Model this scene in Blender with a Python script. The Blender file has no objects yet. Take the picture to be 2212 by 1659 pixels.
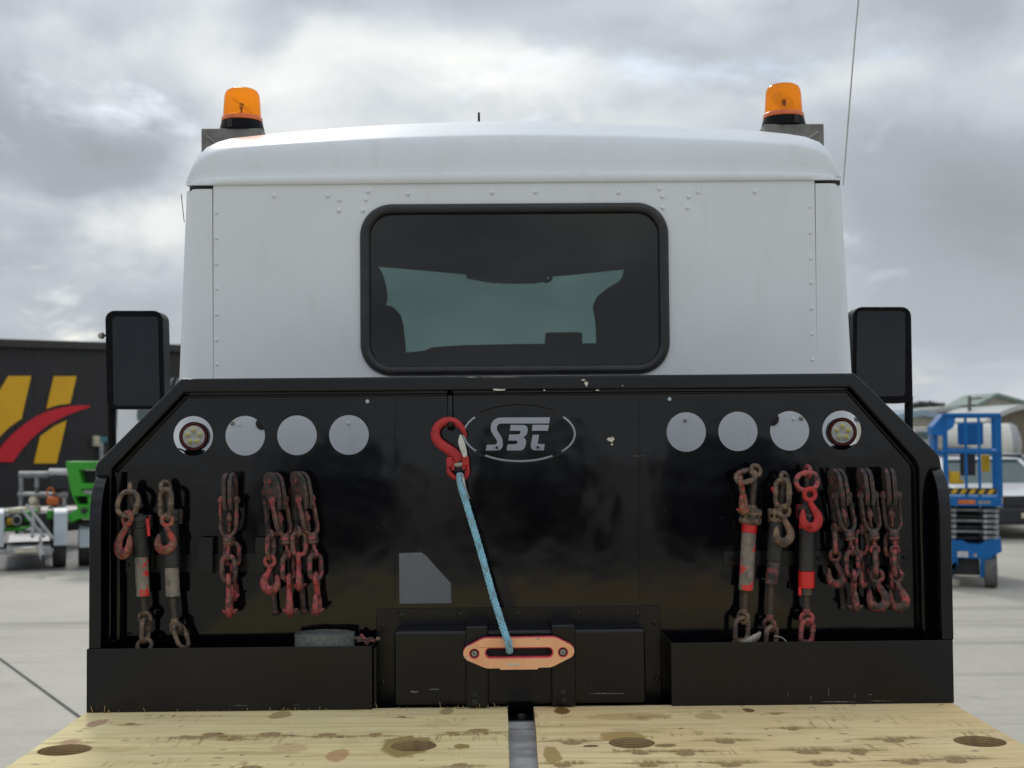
import bpy, bmesh, math, random
from mathutils import Vector, Matrix
random.seed(7)
D = bpy.data
SC = bpy.context.scene
COL = SC.collection
R = math.radians

# ------------------------------------------------------------------ camera
W2, H2, F = 2212.0, 1659.0, 2826.0          # traced picture units, focal length in them
CAM = Vector((0, 0, 1.74))
YAW, PITCH, ROLL = 0.01235, 0.0372, 0.00855
fwd = Vector((math.sin(YAW)*math.cos(PITCH), math.cos(YAW)*math.cos(PITCH), math.sin(PITCH)))
r0 = Vector((math.cos(YAW), -math.sin(YAW), 0))
u0 = r0.cross(fwd)
rt = r0*math.cos(ROLL) - u0*math.sin(ROLL)
up = r0*math.sin(ROLL) + u0*math.cos(ROLL)
cam_d = D.cameras.new('camera'); cam = D.objects.new('camera', cam_d); COL.objects.link(cam)
m = Matrix((rt, up, -fwd)).transposed().to_4x4(); m.translation = CAM
cam.matrix_world = m
cam_d.sensor_width = 36.0; cam_d.lens = 36.0*F/W2
cam_d.clip_start = 0.05; cam_d.clip_end = 3000
cam_d.dof.use_dof = True; cam_d.dof.focus_distance = 3.74; cam_d.dof.aperture_fstop = 4.4
SC.camera = cam

# ------------------------------------------------------------------ world, sun, exposure
SUN_AZ, SUN_EL = R(-16), R(38)               # azimuth from +Y towards +X
wd = D.worlds.new('World'); SC.world = wd; wd.use_nodes = True
wt = wd.node_tree; wt.nodes.clear()
def WN(t, **k):
    n = wt.nodes.new(t)
    for a, b in k.items(): setattr(n, a, b)
    return n
def wmath(op, a, b=None, c=None):
    n = WN('ShaderNodeMath', operation=op)
    for i, v in enumerate((a, b, c)):
        if v is None: continue
        if isinstance(v, (int, float)): n.inputs[i].default_value = v
        else: wt.links.new(v, n.inputs[i])
    return n.outputs[0]
wo = WN('ShaderNodeOutputWorld'); bg = WN('ShaderNodeBackground'); bg.inputs['Strength'].default_value = 0.1
wt.links.new(bg.outputs[0], wo.inputs[0])
sky = WN('ShaderNodeTexSky', sky_type='NISHITA'); sky.sun_disc = False
sky.sun_elevation = SUN_EL; sky.sun_rotation = SUN_AZ
tc = WN('ShaderNodeTexCoord')
sep = WN('ShaderNodeSeparateXYZ'); wt.links.new(tc.outputs['Generated'], sep.inputs[0])
zz = wmath('ADD', wmath('MAXIMUM', sep.outputs[2], 0.0), 0.42)
cmb = WN('ShaderNodeCombineXYZ')
wt.links.new(wmath('DIVIDE', sep.outputs[0], zz), cmb.inputs[0])
wt.links.new(wmath('DIVIDE', sep.outputs[1], zz), cmb.inputs[1])
def wnoise(scale, detail, rough, off, dist=0.0):
    mp = WN('ShaderNodeMapping'); wt.links.new(cmb.outputs[0], mp.inputs[0])
    mp.inputs['Location'].default_value = off
    n = WN('ShaderNodeTexNoise'); wt.links.new(mp.outputs[0], n.inputs['Vector'])
    n.inputs['Scale'].default_value = scale; n.inputs['Detail'].default_value = detail
    n.inputs['Roughness'].default_value = rough; n.inputs['Distortion'].default_value = dist
    return n
n1 = wnoise(1.7, 8, 0.52, (3.1, 1.7, 0), 0.35)
n2 = wnoise(3.9, 7, 0.55, (7.3, 4.2, 0), 0.25)
# cloud masses the photograph shows, as soft lumps at their directions, their edges torn by noise
wob = WN('ShaderNodeVectorMath', operation='SUBTRACT'); wt.links.new(n2.outputs['Color'], wob.inputs[0]); wob.inputs[1].default_value = (.5, .5, .5)
wsc = WN('ShaderNodeVectorMath', operation='SCALE'); wt.links.new(wob.outputs[0], wsc.inputs[0]); wsc.inputs['Scale'].default_value = 0.16
wdir = WN('ShaderNodeVectorMath', operation='ADD'); wt.links.new(tc.outputs['Generated'], wdir.inputs[0]); wt.links.new(wsc.outputs[0], wdir.inputs[1])
def dirof(px, py):
    d = fwd + rt*((px-W2/2)/F) - up*((py-H2/2)/F)
    return d.normalized()
lump = None
for px, py, sx, sy, w in ((760, 150, 620, 120, .08), (160, 360, 330, 150, -.15), (640, 60, 110, 90, -.10), (1650, 60, 470, 110, -.15),
                          (430, 560, 300, 120, .05), (1120, 200, 330, 70, -.05), (2050, 420, 260, 190, -.06), (1230, 130, 260, 60, .06), (1700, -300, 900, 250, -.1),
                          (300, -350, 900, 250, .08), (100, 120, 300, 90, .07), (2100, 640, 300, 200, -.06)):
    s1 = WN('ShaderNodeVectorMath', operation='SUBTRACT'); wt.links.new(wdir.outputs[0], s1.inputs[0]); s1.inputs[1].default_value = dirof(px, py)
    s2 = WN('ShaderNodeVectorMath', operation='MULTIPLY'); wt.links.new(s1.outputs[0], s2.inputs[0]); s2.inputs[1].default_value = (F/sx, F/sx, F/sy)
    ln = WN('ShaderNodeVectorMath', operation='LENGTH'); wt.links.new(s2.outputs[0], ln.inputs[0])
    mr = WN('ShaderNodeMapRange', interpolation_type='SMOOTHERSTEP'); wt.links.new(ln.outputs['Value'], mr.inputs[0])
    mr.inputs[1].default_value = 0.0; mr.inputs[2].default_value = 1.5; mr.inputs[3].default_value = w; mr.inputs[4].default_value = 0.0
    lump = mr.outputs[0] if lump is None else wmath('ADD', lump, mr.outputs[0])
val = wmath('ADD', wmath('ADD', wmath('MULTIPLY', n1.outputs[0], 0.66), wmath('MULTIPLY', n2.outputs[0], 0.34)), lump)
ramp = WN('ShaderNodeValToRGB'); wt.links.new(val, ramp.inputs[0])
cr = ramp.color_ramp
cr.elements[0].position = 0.26; cr.elements[0].color = (.225, .240, .262, 1)
cr.elements[1].position = 0.74; cr.elements[1].color = (.68, .68, .65, 1)
e = cr.elements.new(0.42); e.color = (.268, .288, .318, 1)
e = cr.elements.new(0.53); e.color = (.365, .392, .422, 1)
e = cr.elements.new(0.62); e.color = (.50, .517, .52, 1)
# an overcast sky is about twice as bright overhead as low down
zen = WN('ShaderNodeMapRange'); wt.links.new(sep.outputs[2], zen.inputs[0])
zen.inputs[1].default_value = 0.15; zen.inputs[2].default_value = 1.0; zen.inputs[3].default_value = 9.6; zen.inputs[4].default_value = 15.5
cl = WN('ShaderNodeVectorMath', operation='SCALE'); wt.links.new(ramp.outputs[0], cl.inputs[0]); wt.links.new(zen.outputs[0], cl.inputs['Scale'])
n3 = wnoise(2.6, 7, 0.6, (11.6, 2.4, 0), 0.4)
gap = WN('ShaderNodeMapRange', interpolation_type='SMOOTHSTEP'); wt.links.new(n3.outputs[0], gap.inputs[0])
gap.inputs[1].default_value = .56; gap.inputs[2].default_value = .72; gap.inputs[3].default_value = 0; gap.inputs[4].default_value = 0.55
mx = WN('ShaderNodeMix', data_type='RGBA'); wt.links.new(gap.outputs[0], mx.inputs[0]); wt.links.new(cl.outputs[0], mx.inputs[6]); wt.links.new(sky.outputs[0], mx.inputs[7])
# paler, bluer veil towards the horizon
hz = WN('ShaderNodeMapRange', interpolation_type='SMOOTHSTEP'); wt.links.new(sep.outputs[2], hz.inputs[0])
hz.inputs[1].default_value = 0.0; hz.inputs[2].default_value = .17; hz.inputs[3].default_value = 0.6; hz.inputs[4].default_value = 0.0
mx2 = WN('ShaderNodeMix', data_type='RGBA'); wt.links.new(hz.outputs[0], mx2.inputs[0]); wt.links.new(mx.outputs[2], mx2.inputs[6]); mx2.inputs[7].default_value = (3.4, 3.65, 3.95, 1)
wt.links.new(mx2.outputs[2], bg.inputs['Color'])

sd = D.lights.new('sun', 'SUN'); sd.energy = .7; sd.angle = R(10); sd.color = (1, .95, .88)
so = D.objects.new('sun', sd); COL.objects.link(so)
sv = Vector((math.sin(SUN_AZ)*math.cos(SUN_EL), math.cos(SUN_AZ)*math.cos(SUN_EL), math.sin(SUN_EL)))
so.rotation_euler = sv.to_track_quat('Z', 'Y').to_euler(); so.location = (-6, 12, 12)
vs = SC.view_settings
vs.view_transform = 'Standard'; vs.look = 'None'; vs.exposure = 0.68; vs.gamma = 1.0; vs.use_curve_mapping = False
SC.cycles.max_bounces = 8; SC.cycles.transparent_max_bounces = 12; SC.cycles.caustics_refractive = False; SC.cycles.caustics_reflective = False

# ------------------------------------------------------------------ picture unit -> world at a real distance
def U(px, py, Y):
    d = fwd + rt*((px-W2/2)/F) - up*((py-H2/2)/F)
    return CAM + d*(Y/d.y)
def UG(px, py):
    d = fwd + rt*((px-W2/2)/F) - up*((py-H2/2)/F)
    return CAM + d*(-CAM.z/d.z)
def UX(px, Y): return U(px, 935-(px-1072)*.00855, Y).x

# ------------------------------------------------------------------ node materials
def nt(name):
    m = D.materials.new(name); m.use_nodes = True
    t = m.node_tree
    return m, t, t.nodes['Principled BSDF']
def N(t, ty, **k):
    n = t.nodes.new(ty)
    for a, b in k.items(): setattr(n, a, b)
    return n
def noise(t, scale, detail=4, rough=.55, vec=None, stretch=None, loc=None, dist=0, rot=None):
    n = N(t, 'ShaderNodeTexNoise')
    n.inputs['Scale'].default_value = scale; n.inputs['Detail'].default_value = detail; n.inputs['Roughness'].default_value = rough
    n.inputs['Distortion'].default_value = dist
    c = N(t, 'ShaderNodeTexCoord'); v = c.outputs['Object']
    if stretch or loc or rot:
        mp = N(t, 'ShaderNodeMapping'); t.links.new(v, mp.inputs[0])
        if stretch: mp.inputs['Scale'].default_value = stretch
        if loc: mp.inputs['Location'].default_value = loc
        if rot: mp.inputs['Rotation'].default_value = rot
        v = mp.outputs[0]
    t.links.new(v, n.inputs['Vector'])
    return n.outputs[0]
def rng(t, v, a, b, c=0., d=1., smooth=True):
    n = N(t, 'ShaderNodeMapRange'); n.interpolation_type = 'SMOOTHSTEP' if smooth else 'LINEAR'
    t.links.new(v, n.inputs[0])
    for i, q in enumerate((a, b, c, d)): n.inputs[i+1].default_value = q
    return n.outputs[0]
def mixc(t, f, a, b):
    n = N(t, 'ShaderNodeMix', data_type='RGBA')
    for i, v in ((0, f), (6, a), (7, b)):
        if isinstance(v, (int, float)): n.inputs[i].default_value = v
        elif isinstance(v, tuple): n.inputs[i].default_value = (*v, 1)
        else: t.links.new(v, n.inputs[i])
    return n.outputs[2]
def mth(t, op, a, b=0.):
    n = N(t, 'ShaderNodeMath', operation=op)
    for i, v in enumerate((a, b)):
        if isinstance(v, (int, float)): n.inputs[i].default_value = v
        else: t.links.new(v, n.inputs[i])
    return n.outputs[0]
def bump(t, p, h, strength=.2, dist=.01):
    n = N(t, 'ShaderNodeBump'); n.inputs['Strength'].default_value = strength; n.inputs['Distance'].default_value = dist
    t.links.new(h, n.inputs['Height']); t.links.new(n.outputs[0], p.inputs['Normal'])
def plain(name, col, rough=.5, metal=0., col2=None, sc=8, lo=.4, hi=.65, bs=0, bsc=40, bd=.004, spec=.5, coat=0, rvar=0):
    m, t, p = nt(name)
    p.inputs['Roughness'].default_value = rough; p.inputs['Metallic'].default_value = metal
    p.inputs['Specular IOR Level'].default_value = spec
    if coat: p.inputs['Coat Weight'].default_value = coat; p.inputs['Coat Roughness'].default_value = .06
    if col2 is None: col2 = tuple(c*.8 for c in col)
    f = rng(t, noise(t, sc, 6, .6), lo, hi)
    t.links.new(mixc(t, f, col, col2), p.inputs['Base Color'])
    if rvar: t.links.new(rng(t, noise(t, sc*1.7, 5, .6), .3, .7, rough-rvar, rough+rvar), p.inputs['Roughness'])
    if bs: bump(t, p, noise(t, bsc, 5, .6), bs, bd)
    return m
M = {}
# glossy black enamel on the headboard: slightly rippled sheet, dusty bloom, hairline scratches
def black_paint(name, rough=.16, dust=.35, ripple=.5, base=.0028):
    m, t, p = nt(name)
    d1 = rng(t, noise(t, 2.3, 6, .62, dist=.5), .42, .72)
    d2 = rng(t, noise(t, 26, 5, .65), .45, .75)
    dd = mth(t, 'MULTIPLY', d1, mth(t, 'ADD', mth(t, 'MULTIPLY', d2, .5), .5))
    dd = mth(t, 'MULTIPLY', dd, dust)
    sp = rng(t, noise(t, 190, 2, .5), .73, .80, 0, .35)
    c = mixc(t, dd, (base, base, base*1.6), (.0115, .011, .0115))
    c = mixc(t, sp, c, (.06, .06, .06))
    t.links.new(c, p.inputs['Base Color'])
    t.links.new(mth(t, 'ADD', rough, mth(t, 'MULTIPLY', d1, .07)), p.inputs['Roughness'])
    h = mth(t, 'ADD', noise(t, 3.0, 3, .5), mth(t, 'MULTIPLY', noise(t, 240, 2, .5), .006))
    bump(t, p, h, ripple, .02)
    p.inputs['Specular IOR Level'].default_value = .40
    return m
M['black'] = black_paint('gloss_black_enamel', .06, .25, .18)
M['black_satin'] = black_paint('satin_black_enamel', .27, .45, .12)
M['black_frame'] = black_paint('black_frame_enamel', .09, .2, .08)
M['plastic'] = plain('black_plastic', (.004, .004, .005), .4, spec=.10, col2=(.006, .006, .007), bs=.05, bsc=300)
M['rubber'] = plain('black_rubber', (.012, .012, .014), .42, col2=(.02, .02, .022), sc=20)
M['mirror'] = plain('mirror_dark_reflection', (.008, .010, .016), .06, col2=(.010, .012, .018), sc=5, spec=.34)  # dark base colour stands in for the dark truck side mirrored there
def white_paint():
    m, t, p = nt('white_cab_paint')
    f = rng(t, noise(t, 1.6, 6, .6), .35, .75)
    g = rng(t, noise(t, 14, 5, .65, stretch=(1, 1, .25)), .5, .8, 0, .5)
    c = mixc(t, f, (.75, .785, .82), (.70, .73, .76))
    t.links.new(mixc(t, g, c, (.62, .625, .62)), p.inputs['Base Color'])
    p.inputs['Roughness'].default_value = .5; p.inputs['Specular IOR Level'].default_value = .25; p.inputs['Coat Weight'].default_value = .03; p.inputs['Coat Roughness'].default_value = .12
    bump(t, p, noise(t, 2.0, 3, .5), .32, .02)
    return m
M['white'] = white_paint()
M['seam'] = plain('dark_seam', (.02, .018, .018), .7)
M['interior'] = plain('dark_cab_trim', (.012, .012, .013), .8, col2=(.008, .008, .009))
M['interior2'] = plain('grey_cab_trim', (.03, .03, .034), .8, col2=(.024, .024, .027))
def glass(name, tint, rough=.0):
    m = D.materials.new(name); m.use_nodes = True; t = m.node_tree; t.nodes.clear()
    o = N(t, 'ShaderNodeOutputMaterial'); tr = N(t, 'ShaderNodeBsdfTransparent'); tr.inputs[0].default_value = (*tint, 1)
    gl = N(t, 'ShaderNodeBsdfGlossy'); gl.inputs['Roughness'].default_value = .03
    fr = N(t, 'ShaderNodeFresnel'); fr.inputs[0].default_value = 1.46
    ms = N(t, 'ShaderNodeMixShader'); t.links.new(fr.outputs[0], ms.inputs[0]); t.links.new(tr.outputs[0], ms.inputs[1]); t.links.new(gl.outputs[0], ms.inputs[2])
    du = N(t, 'ShaderNodeBsdfDiffuse'); du.inputs[0].default_value = (.3, .3, .3, 1)
    m2 = N(t, 'ShaderNodeMixShader'); t.links.new(rng(t, noise(t, 3, 7, .65), .45, .85, .005, .03), m2.inputs[0])
    t.links.new(ms.outputs[0], m2.inputs[1]); t.links.new(du.outputs[0], m2.inputs[2]); t.links.new(m2.outputs[0], o.inputs[0])
    return m
M['glass'] = glass('tinted_rear_glass', (.60, .62, .62))
M['screen'] = glass('green_windscreen_glass', (.55, .68, .65))
def lens():
    m, t, p = nt('amber_lens'); t.nodes.remove(p)
    o = t.nodes['Material Output']
    tr = N(t, 'ShaderNodeBsdfTransparent'); tr.inputs[0].default_value = (1, .54, .012, 1)
    tl = N(t, 'ShaderNodeBsdfTranslucent'); tl.inputs[0].default_value = (1, .46, .008, 1)
    df = N(t, 'ShaderNodeBsdfDiffuse'); df.inputs[0].default_value = (.95, .34, .006, 1)
    gl = N(t, 'ShaderNodeBsdfGlossy'); gl.inputs['Roughness'].default_value = .08
    lw = N(t, 'ShaderNodeLayerWeight'); lw.inputs[0].default_value = .5
    frv = mth(t, 'ADD', mth(t, 'MULTIPLY', mth(t, 'POWER', lw.outputs['Facing'], 6), .5), .025)
    a = N(t, 'ShaderNodeMixShader'); a.inputs[0].default_value = .3; t.links.new(tl.outputs[0], a.inputs[1]); t.links.new(df.outputs[0], a.inputs[2])
    b = N(t, 'ShaderNodeMixShader'); b.inputs[0].default_value = .18; t.links.new(tr.outputs[0], b.inputs[1]); t.links.new(a.outputs[0], b.inputs[2])
    c = N(t, 'ShaderNodeMixShader'); t.links.new(frv, c.inputs[0]); t.links.new(b.outputs[0], c.inputs[1]); t.links.new(gl.outputs[0], c.inputs[2])
    t.links.new(c.outputs[0], o.inputs[0])
    return m
M['lens'] = lens()
M['amber_ring'] = plain('amber_ring', (.75, .16, .03), .35)
M['galv'] = plain('galvanised_steel', (.42, .41, .37), .5, .35, col2=(.30, .29, .26), sc=18, rvar=.1)
M['bracket'] = plain('dull_grey_bracket', (.20, .195, .175), .6, .2, col2=(.14, .135, .12), sc=18)
M['steel'] = plain('bright_steel', (.62, .62, .60), .3, .8, col2=(.4, .4, .38), sc=40)
M['darksteel'] = plain('dark_steel', (.06, .058, .055), .45, .5, col2=(.03, .03, .03), sc=30)
# worn chain steel: bare brown-grey rust with remains of red paint
def worn(name, red, rust=(.15, .10, .075), dark=(.036, .030, .033), redc=(.52, .085, .095), hot=None, sc=34):
    m, t, p = nt(name)
    a = rng(t, noise(t, sc, 6, .65), .38, .66)
    c = mixc(t, a, dark, rust)
    b = rng(t, noise(t, sc*1.5, 7, .7, loc=(3, 5, 1), dist=.4), .60-red*.36, .76-red*.30)
    c = mixc(t, mth(t, 'MULTIPLY', b, .82), c, redc)
    d = rng(t, noise(t, sc*3.2, 4, .7, loc=(8, 2, 4)), .55, .75, 0, .65)
    c = mixc(t, d, c, tuple(x*1.9 for x in rust) if not hot else hot)
    t.links.new(c, p.inputs['Base Color'])
    p.inputs['Roughness'].default_value = .62; p.inputs['Metallic'].default_value = .25
    bump(t, p, noise(t, sc*5, 5, .7), .5, .002)
    return m
M['chain'] = worn('worn_red_chain', .36)
M['chain_rusty'] = worn('rusty_chain', .08, rust=(.25, .168, .11), dark=(.07, .052, .042))
M['chain_red'] = worn('red_painted_chain', .62)
M['chain_dark'] = worn('dark_chain', .20, rust=(.10, .076, .066), dark=(.03, .028, .03))
M['hook_worn'] = worn('red_and_rust_hook', .42, rust=(.27, .17, .11), dark=(.09, .05, .04), redc=(.55, .05, .05), sc=42)
M['red'] = plain('red_paint_worn', (.50, .018, .022), .38, col2=(.36, .012, .018), sc=26, lo=.45, hi=.75, bs=.15, bsc=120, bd=.002)
M['hookred'] = worn('chipped_red_hook_paint', .93, rust=(.10, .05, .04), redc=(.56, .030, .036), sc=48)
M['thread'] = plain('greasy_thread', (.075, .062, .052), .5, .3, col2=(.11, .08, .06), sc=40)
M['barrel_black'] = plain('black_barrel', (.016, .016, .017), .6, col2=(.03, .028, .026), sc=30, bs=.2, bsc=120, bd=.002)
def barrel_mix(name, redamt):
    m, t, p = nt(name)
    c = mixc(t, rng(t, noise(t, 40, 6, .65), .35, .7), (.24, .215, .18), (.11, .10, .085))
    c = mixc(t, rng(t, noise(t, 30, 4, .6, loc=(1.3, 9, 2.2)), .64-redamt*.2, .67-redamt*.2), c, (.62, .035, .03))
    t.links.new(c, p.inputs['Base Color']); p.inputs['Roughness'].default_value = .6
    bump(t, p, noise(t, 160, 4, .6), .3, .002)
    return m
M['barrel_patchy'] = barrel_mix('peeling_red_barrel', .45)
M['barrel_grey'] = barrel_mix('grey_barrel', -.2)
M['label_red'] = plain('red_label', (.62, .02, .02), .35, col2=(.5, .016, .016))
M['fairlead'] = plain('faded_orange_anodising', (.94, .50, .26), .45, .05, col2=(.88, .43, .22), sc=20, bs=.08, bsc=200, bd=.001)
M['fairlead_pink'] = plain('pink_anodised_edge', (.85, .10, .15), .4, .1)
M['rope'] = plain('blue_rope', (.20, .52, .70), .8, col2=(.38, .60, .68), sc=60, lo=.45, hi=.7)
M['rope2'] = plain('pale_rope_strand', (.34, .60, .70), .8, col2=(.18, .46, .64), sc=60)
M['rope_dirty'] = plain('grubby_rope', (.20, .33, .40), .85, col2=(.30, .40, .44), sc=70)
M['webbing'] = plain('grey_green_webbing', (.15, .165, .15), .9, col2=(.10, .11, .10), sc=90, bs=.6, bsc=500, bd=.002)
M['chipw'] = plain('bare_primer', (.62, .60, .52), .6, col2=(.25, .15, .08), sc=90, lo=.55, hi=.62)
M['led'] = plain('yellow_led', (.92, .80, .26), .25, col2=(.7, .66, .4))
M['ledface'] = plain('silver_reflector', (.86, .86, .80), .35, .0, col2=(.5, .5, .46), sc=160, lo=.5, hi=.7)
M['redring'] = plain('red_ring', (.30, .035, .03), .4)
M['scuff'] = plain('grey_scuff', (.16, .155, .15), .7, col2=(.05, .05, .05), sc=120)
def plywood(name, ca, cb, stains, seed, knotlist, side):
    m, t, p = nt(name)
    L = t.links
    c = mixc(t, rng(t, noise(t, 2.2, 5, .6, loc=(seed, 0, 0)), .35, .68), ca, cb)
    g1 = rng(t, noise(t, 1, 6, .62, stretch=(1.6, 26, 1), loc=(seed, 0, 0), dist=.5), .40, .72)
    c = mixc(t, mth(t, 'MULTIPLY', g1, .42), c, (.42, .32, .15))
    g2 = rng(t, noise(t, 1, 4, .6, stretch=(7, 190, 1), loc=(seed, 3, 0)), .45, .75)
    c = mixc(t, mth(t, 'MULTIPLY', g2, .25), c, (.38, .28, .13))
    g2b = rng(t, noise(t, 1, 5, .6, stretch=(2.2, 5, 1), loc=(seed, 8, 0)), .48, .70)
    c = mixc(t, mth(t, 'MULTIPLY', g2b, .40), c, (.74, .60, .38))
    # broad rusty and olive stains soaked in along the grain
    c = mixc(t, mth(t, 'MULTIPLY', rng(t, noise(t, 1, 6, .66, stretch=(2.6, 6.5, 1), loc=(seed+5, 2, 0), dist=.8), .54, .72), .55), c, (.52, .33, .15))
    c = mixc(t, mth(t, 'MULTIPLY', rng(t, noise(t, 1, 6, .66, stretch=(1.4, 9, 1), loc=(seed+9, 4, 0), dist=.6), .56, .70), .6), c, (.36, .29, .12))
    # hairy brown weather marks, running slantwise
    hp = rng(t, noise(t, 3.3, 4, .55, stretch=(1, 2.4, 1), loc=(seed+2, 1, 0)), .52, .66)
    hh = rng(t, noise(t, 1, 4, .7, stretch=(55, 6, 1), rot=(0, 0, .5), loc=(seed, 0, 0)), .50, .66)
    c = mixc(t, mth(t, 'MULTIPLY', mth(t, 'MULTIPLY', hp, hh), .8), c, (.24, .15, .045))
    # knots: dark eyes lying along the grain, each with a brown smear behind it
    tc_ = N(t, 'ShaderNodeTexCoord')
    wn = N(t, 'ShaderNodeTexNoise'); wn.inputs['Scale'].default_value = 9; L.new(tc_.outputs['Object'], wn.inputs['Vector'])
    wv = N(t, 'ShaderNodeVectorMath', operation='SCALE'); L.new(wn.outputs['Color'], wv.inputs[0]); wv.inputs['Scale'].default_value = .035
    wa = N(t, 'ShaderNodeVectorMath', operation='ADD'); L.new(tc_.outputs['Object'], wa.inputs[0]); L.new(wv.outputs[0], wa.inputs[1])
    def knots(scx, scy, shift, r0_, r1_, th):
        mp = N(t, 'ShaderNodeMapping'); L.new(wa.outputs[0], mp.inputs[0]); mp.inputs['Scale'].default_value = (scx, scy, 0); mp.inputs['Location'].default_value = (seed*1.7, shift, 0)
        v = N(t, 'ShaderNodeTexVoronoi', voronoi_dimensions='2D'); L.new(mp.outputs[0], v.inputs['Vector']); v.inputs['Scale'].default_value = 1; v.inputs['Randomness'].default_value = .9
        s = N(t, 'ShaderNodeSeparateColor'); L.new(v.outputs['Color'], s.inputs[0])
        return mth(t, 'MULTIPLY', rng(t, v.outputs['Distance'], r1_, r0_), rng(t, s.outputs[0], th, th+.05))
    def field(dx, dy, rx, ry):
        f = None
        for kx, ky, kr in knotlist:
            mp = N(t, 'ShaderNodeMapping'); L.new(wa.outputs[0], mp.inputs[0])
            mp.inputs['Scale'].default_value = (1/(rx*kr), 1/(ry*kr), 0); mp.inputs['Location'].default_value = (-(kx+dx*kr)/(rx*kr), -(ky+dy*kr)/(ry*kr), 0)
            ln = N(t, 'ShaderNodeVectorMath', operation='LENGTH'); L.new(mp.outputs[0], ln.inputs[0])
            f = ln.outputs['Value'] if f is None else mth(t, 'MINIMUM', f, ln.outputs['Value'])
        return f
    hair = rng(t, noise(t, 1, 5, .75, stretch=(70, 7, 1), rot=(0, 0, .45*side), loc=(seed, 0, 0)), .30, .62)
    smear = field(.012, .026*side, .085, .030)
    c = mixc(t, mth(t, 'MULTIPLY', mth(t, 'MULTIPLY', rng(t, smear, 1.15, .15), hair), .9), c, (.25, .165, .045))
    band = field(.0, .020*side, .13, .0075)
    c = mixc(t, mth(t, 'MULTIPLY', rng(t, band, 1.1, .2), .75), c, (.20, .145, .06))
    eye = field(0, 0, .024, .019)
    c = mixc(t, mth(t, 'MULTIPLY', rng(t, eye, 1.25, .95), .8), c, (.62, .43, .22))
    c = mixc(t, mth(t, 'MULTIPLY', rng(t, eye, 1.0, .8), .8), c, (.21, .135, .055))
    c = mixc(t, mth(t, 'MULTIPLY', rng(t, eye, .78, .55), .8), c, (.42, .30, .155))
    c = mixc(t, mth(t, 'MULTIPLY', rng(t, eye, .22, .08), .8), c, (.10, .06, .04))
    k3 = knots(9, 13, .3, .03, .08, .84)
    c = mixc(t, mth(t, 'MULTIPLY', k3, .9), c, (.05, .03, .018))
    k4 = knots(7, 12, .6, .04, .11, .80)
    c = mixc(t, mth(t, 'MULTIPLY', k4, .6), c, (.16, .12, .11))
    for (sx, sy, rx, ry, col, a) in stains:
        mp = N(t, 'ShaderNodeMapping', vector_type='POINT'); L.new(wa.outputs[0], mp.inputs[0])
        mp.inputs['Location'].default_value = (-sx/rx, -sy/ry, 0); mp.inputs['Scale'].default_value = (1/rx, 1/ry, 0)
        ln = N(t, 'ShaderNodeVectorMath', operation='LENGTH'); L.new(mp.outputs[0], ln.inputs[0])
        d = mth(t, 'ADD', ln.outputs['Value'], mth(t, 'MULTIPLY', mth(t, 'SUBTRACT', noise(t, 26, 5, .7, loc=(sx, 0, 0)), .5), 1.1))
        c = mixc(t, mth(t, 'MULTIPLY', rng(t, d, 1.05, .85), a), c, col)
    # ply layers on the cut edges
    geo = N(t, 'ShaderNodeNewGeometry'); sn = N(t, 'ShaderNodeSeparateXYZ'); L.new(geo.outputs['Normal'], sn.inputs[0])
    so_ = N(t, 'ShaderNodeSeparateXYZ'); L.new(tc_.outputs['Object'], so_.inputs[0])
    ly = N(t, 'ShaderNodeMath', operation='SINE'); L.new(mth(t, 'MULTIPLY', so_.outputs[2], 1100), ly.inputs[0])
    lc = mixc(t, rng(t, ly.outputs[0], -.3, .3), (.58, .40, .20), (.34, .22, .10))
    lc = mixc(t, rng(t, noise(t, 30, 4, .6), .4, .7, 0, .7), lc, (.30, .21, .11))
    c = mixc(t, rng(t, mth(t, 'ABSOLUTE', sn.outputs[2]), .8, .5), c, lc)
    L.new(c, p.inputs['Base Color']); p.inputs['Roughness'].default_value = .75
    p.inputs['Specular IOR Level'].default_value = .12
    bump(t, p, mth(t, 'ADD', noise(t, 1, 4, .6, stretch=(6, 150, 1)), mth(t, 'MULTIPLY', g1, .6)), .25, .003)
    return m
def concrete(name, a, b, dark, sc):
    m, t, p = nt(name)
    c = mixc(t, rng(t, noise(t, .22*sc, 7, .62), .35, .68), a, b)
    s = rng(t, noise(t, .35*sc, 7, .66, stretch=(.35, 1.6, 1), dist=.8), .52, .75)
    c = mixc(t, mth(t, 'MULTIPLY', s, .9), c, dark)
    s2 = rng(t, noise(t, 1.3*sc, 7, .7, dist=1.2), .60, .72)
    c = mixc(t, mth(t, 'MULTIPLY', s2, .4), c, dark)
    for rot_, o_ in ((.45, 0), (-.7, 7), (1.2, 3)):
        ty = rng(t, noise(t, 1, 5, .62, stretch=(.05, 1.5, 1), rot=(0, 0, rot_), loc=(o_, o_, 0), dist=.3), .58, .66)
        c = mixc(t, mth(t, 'MULTIPLY', mth(t, 'MULTIPLY', ty, rng(t, noise(t, .3, 3, .5, loc=(o_, 2, 0)), .42, .6)), .55), c, dark)
    c = mixc(t, rng(t, noise(t, 14*sc, 4, .7), .4, .8, 0, .25), c, dark)
    t.links.new(c, p.inputs['Base Color']); p.inputs['Roughness'].default_value = .75
    return m
M['concrete'] = concrete('yard_concrete', (.50, .475, .40), (.39, .37, .315), (.24, .228, .195), 1)
M['asphalt'] = concrete('grey_asphalt', (.20, .195, .185), (.15, .147, .14), (.10, .098, .095), 1.5)
M['joint'] = plain('dark_joint', (.10, .098, .095), .9)
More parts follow.
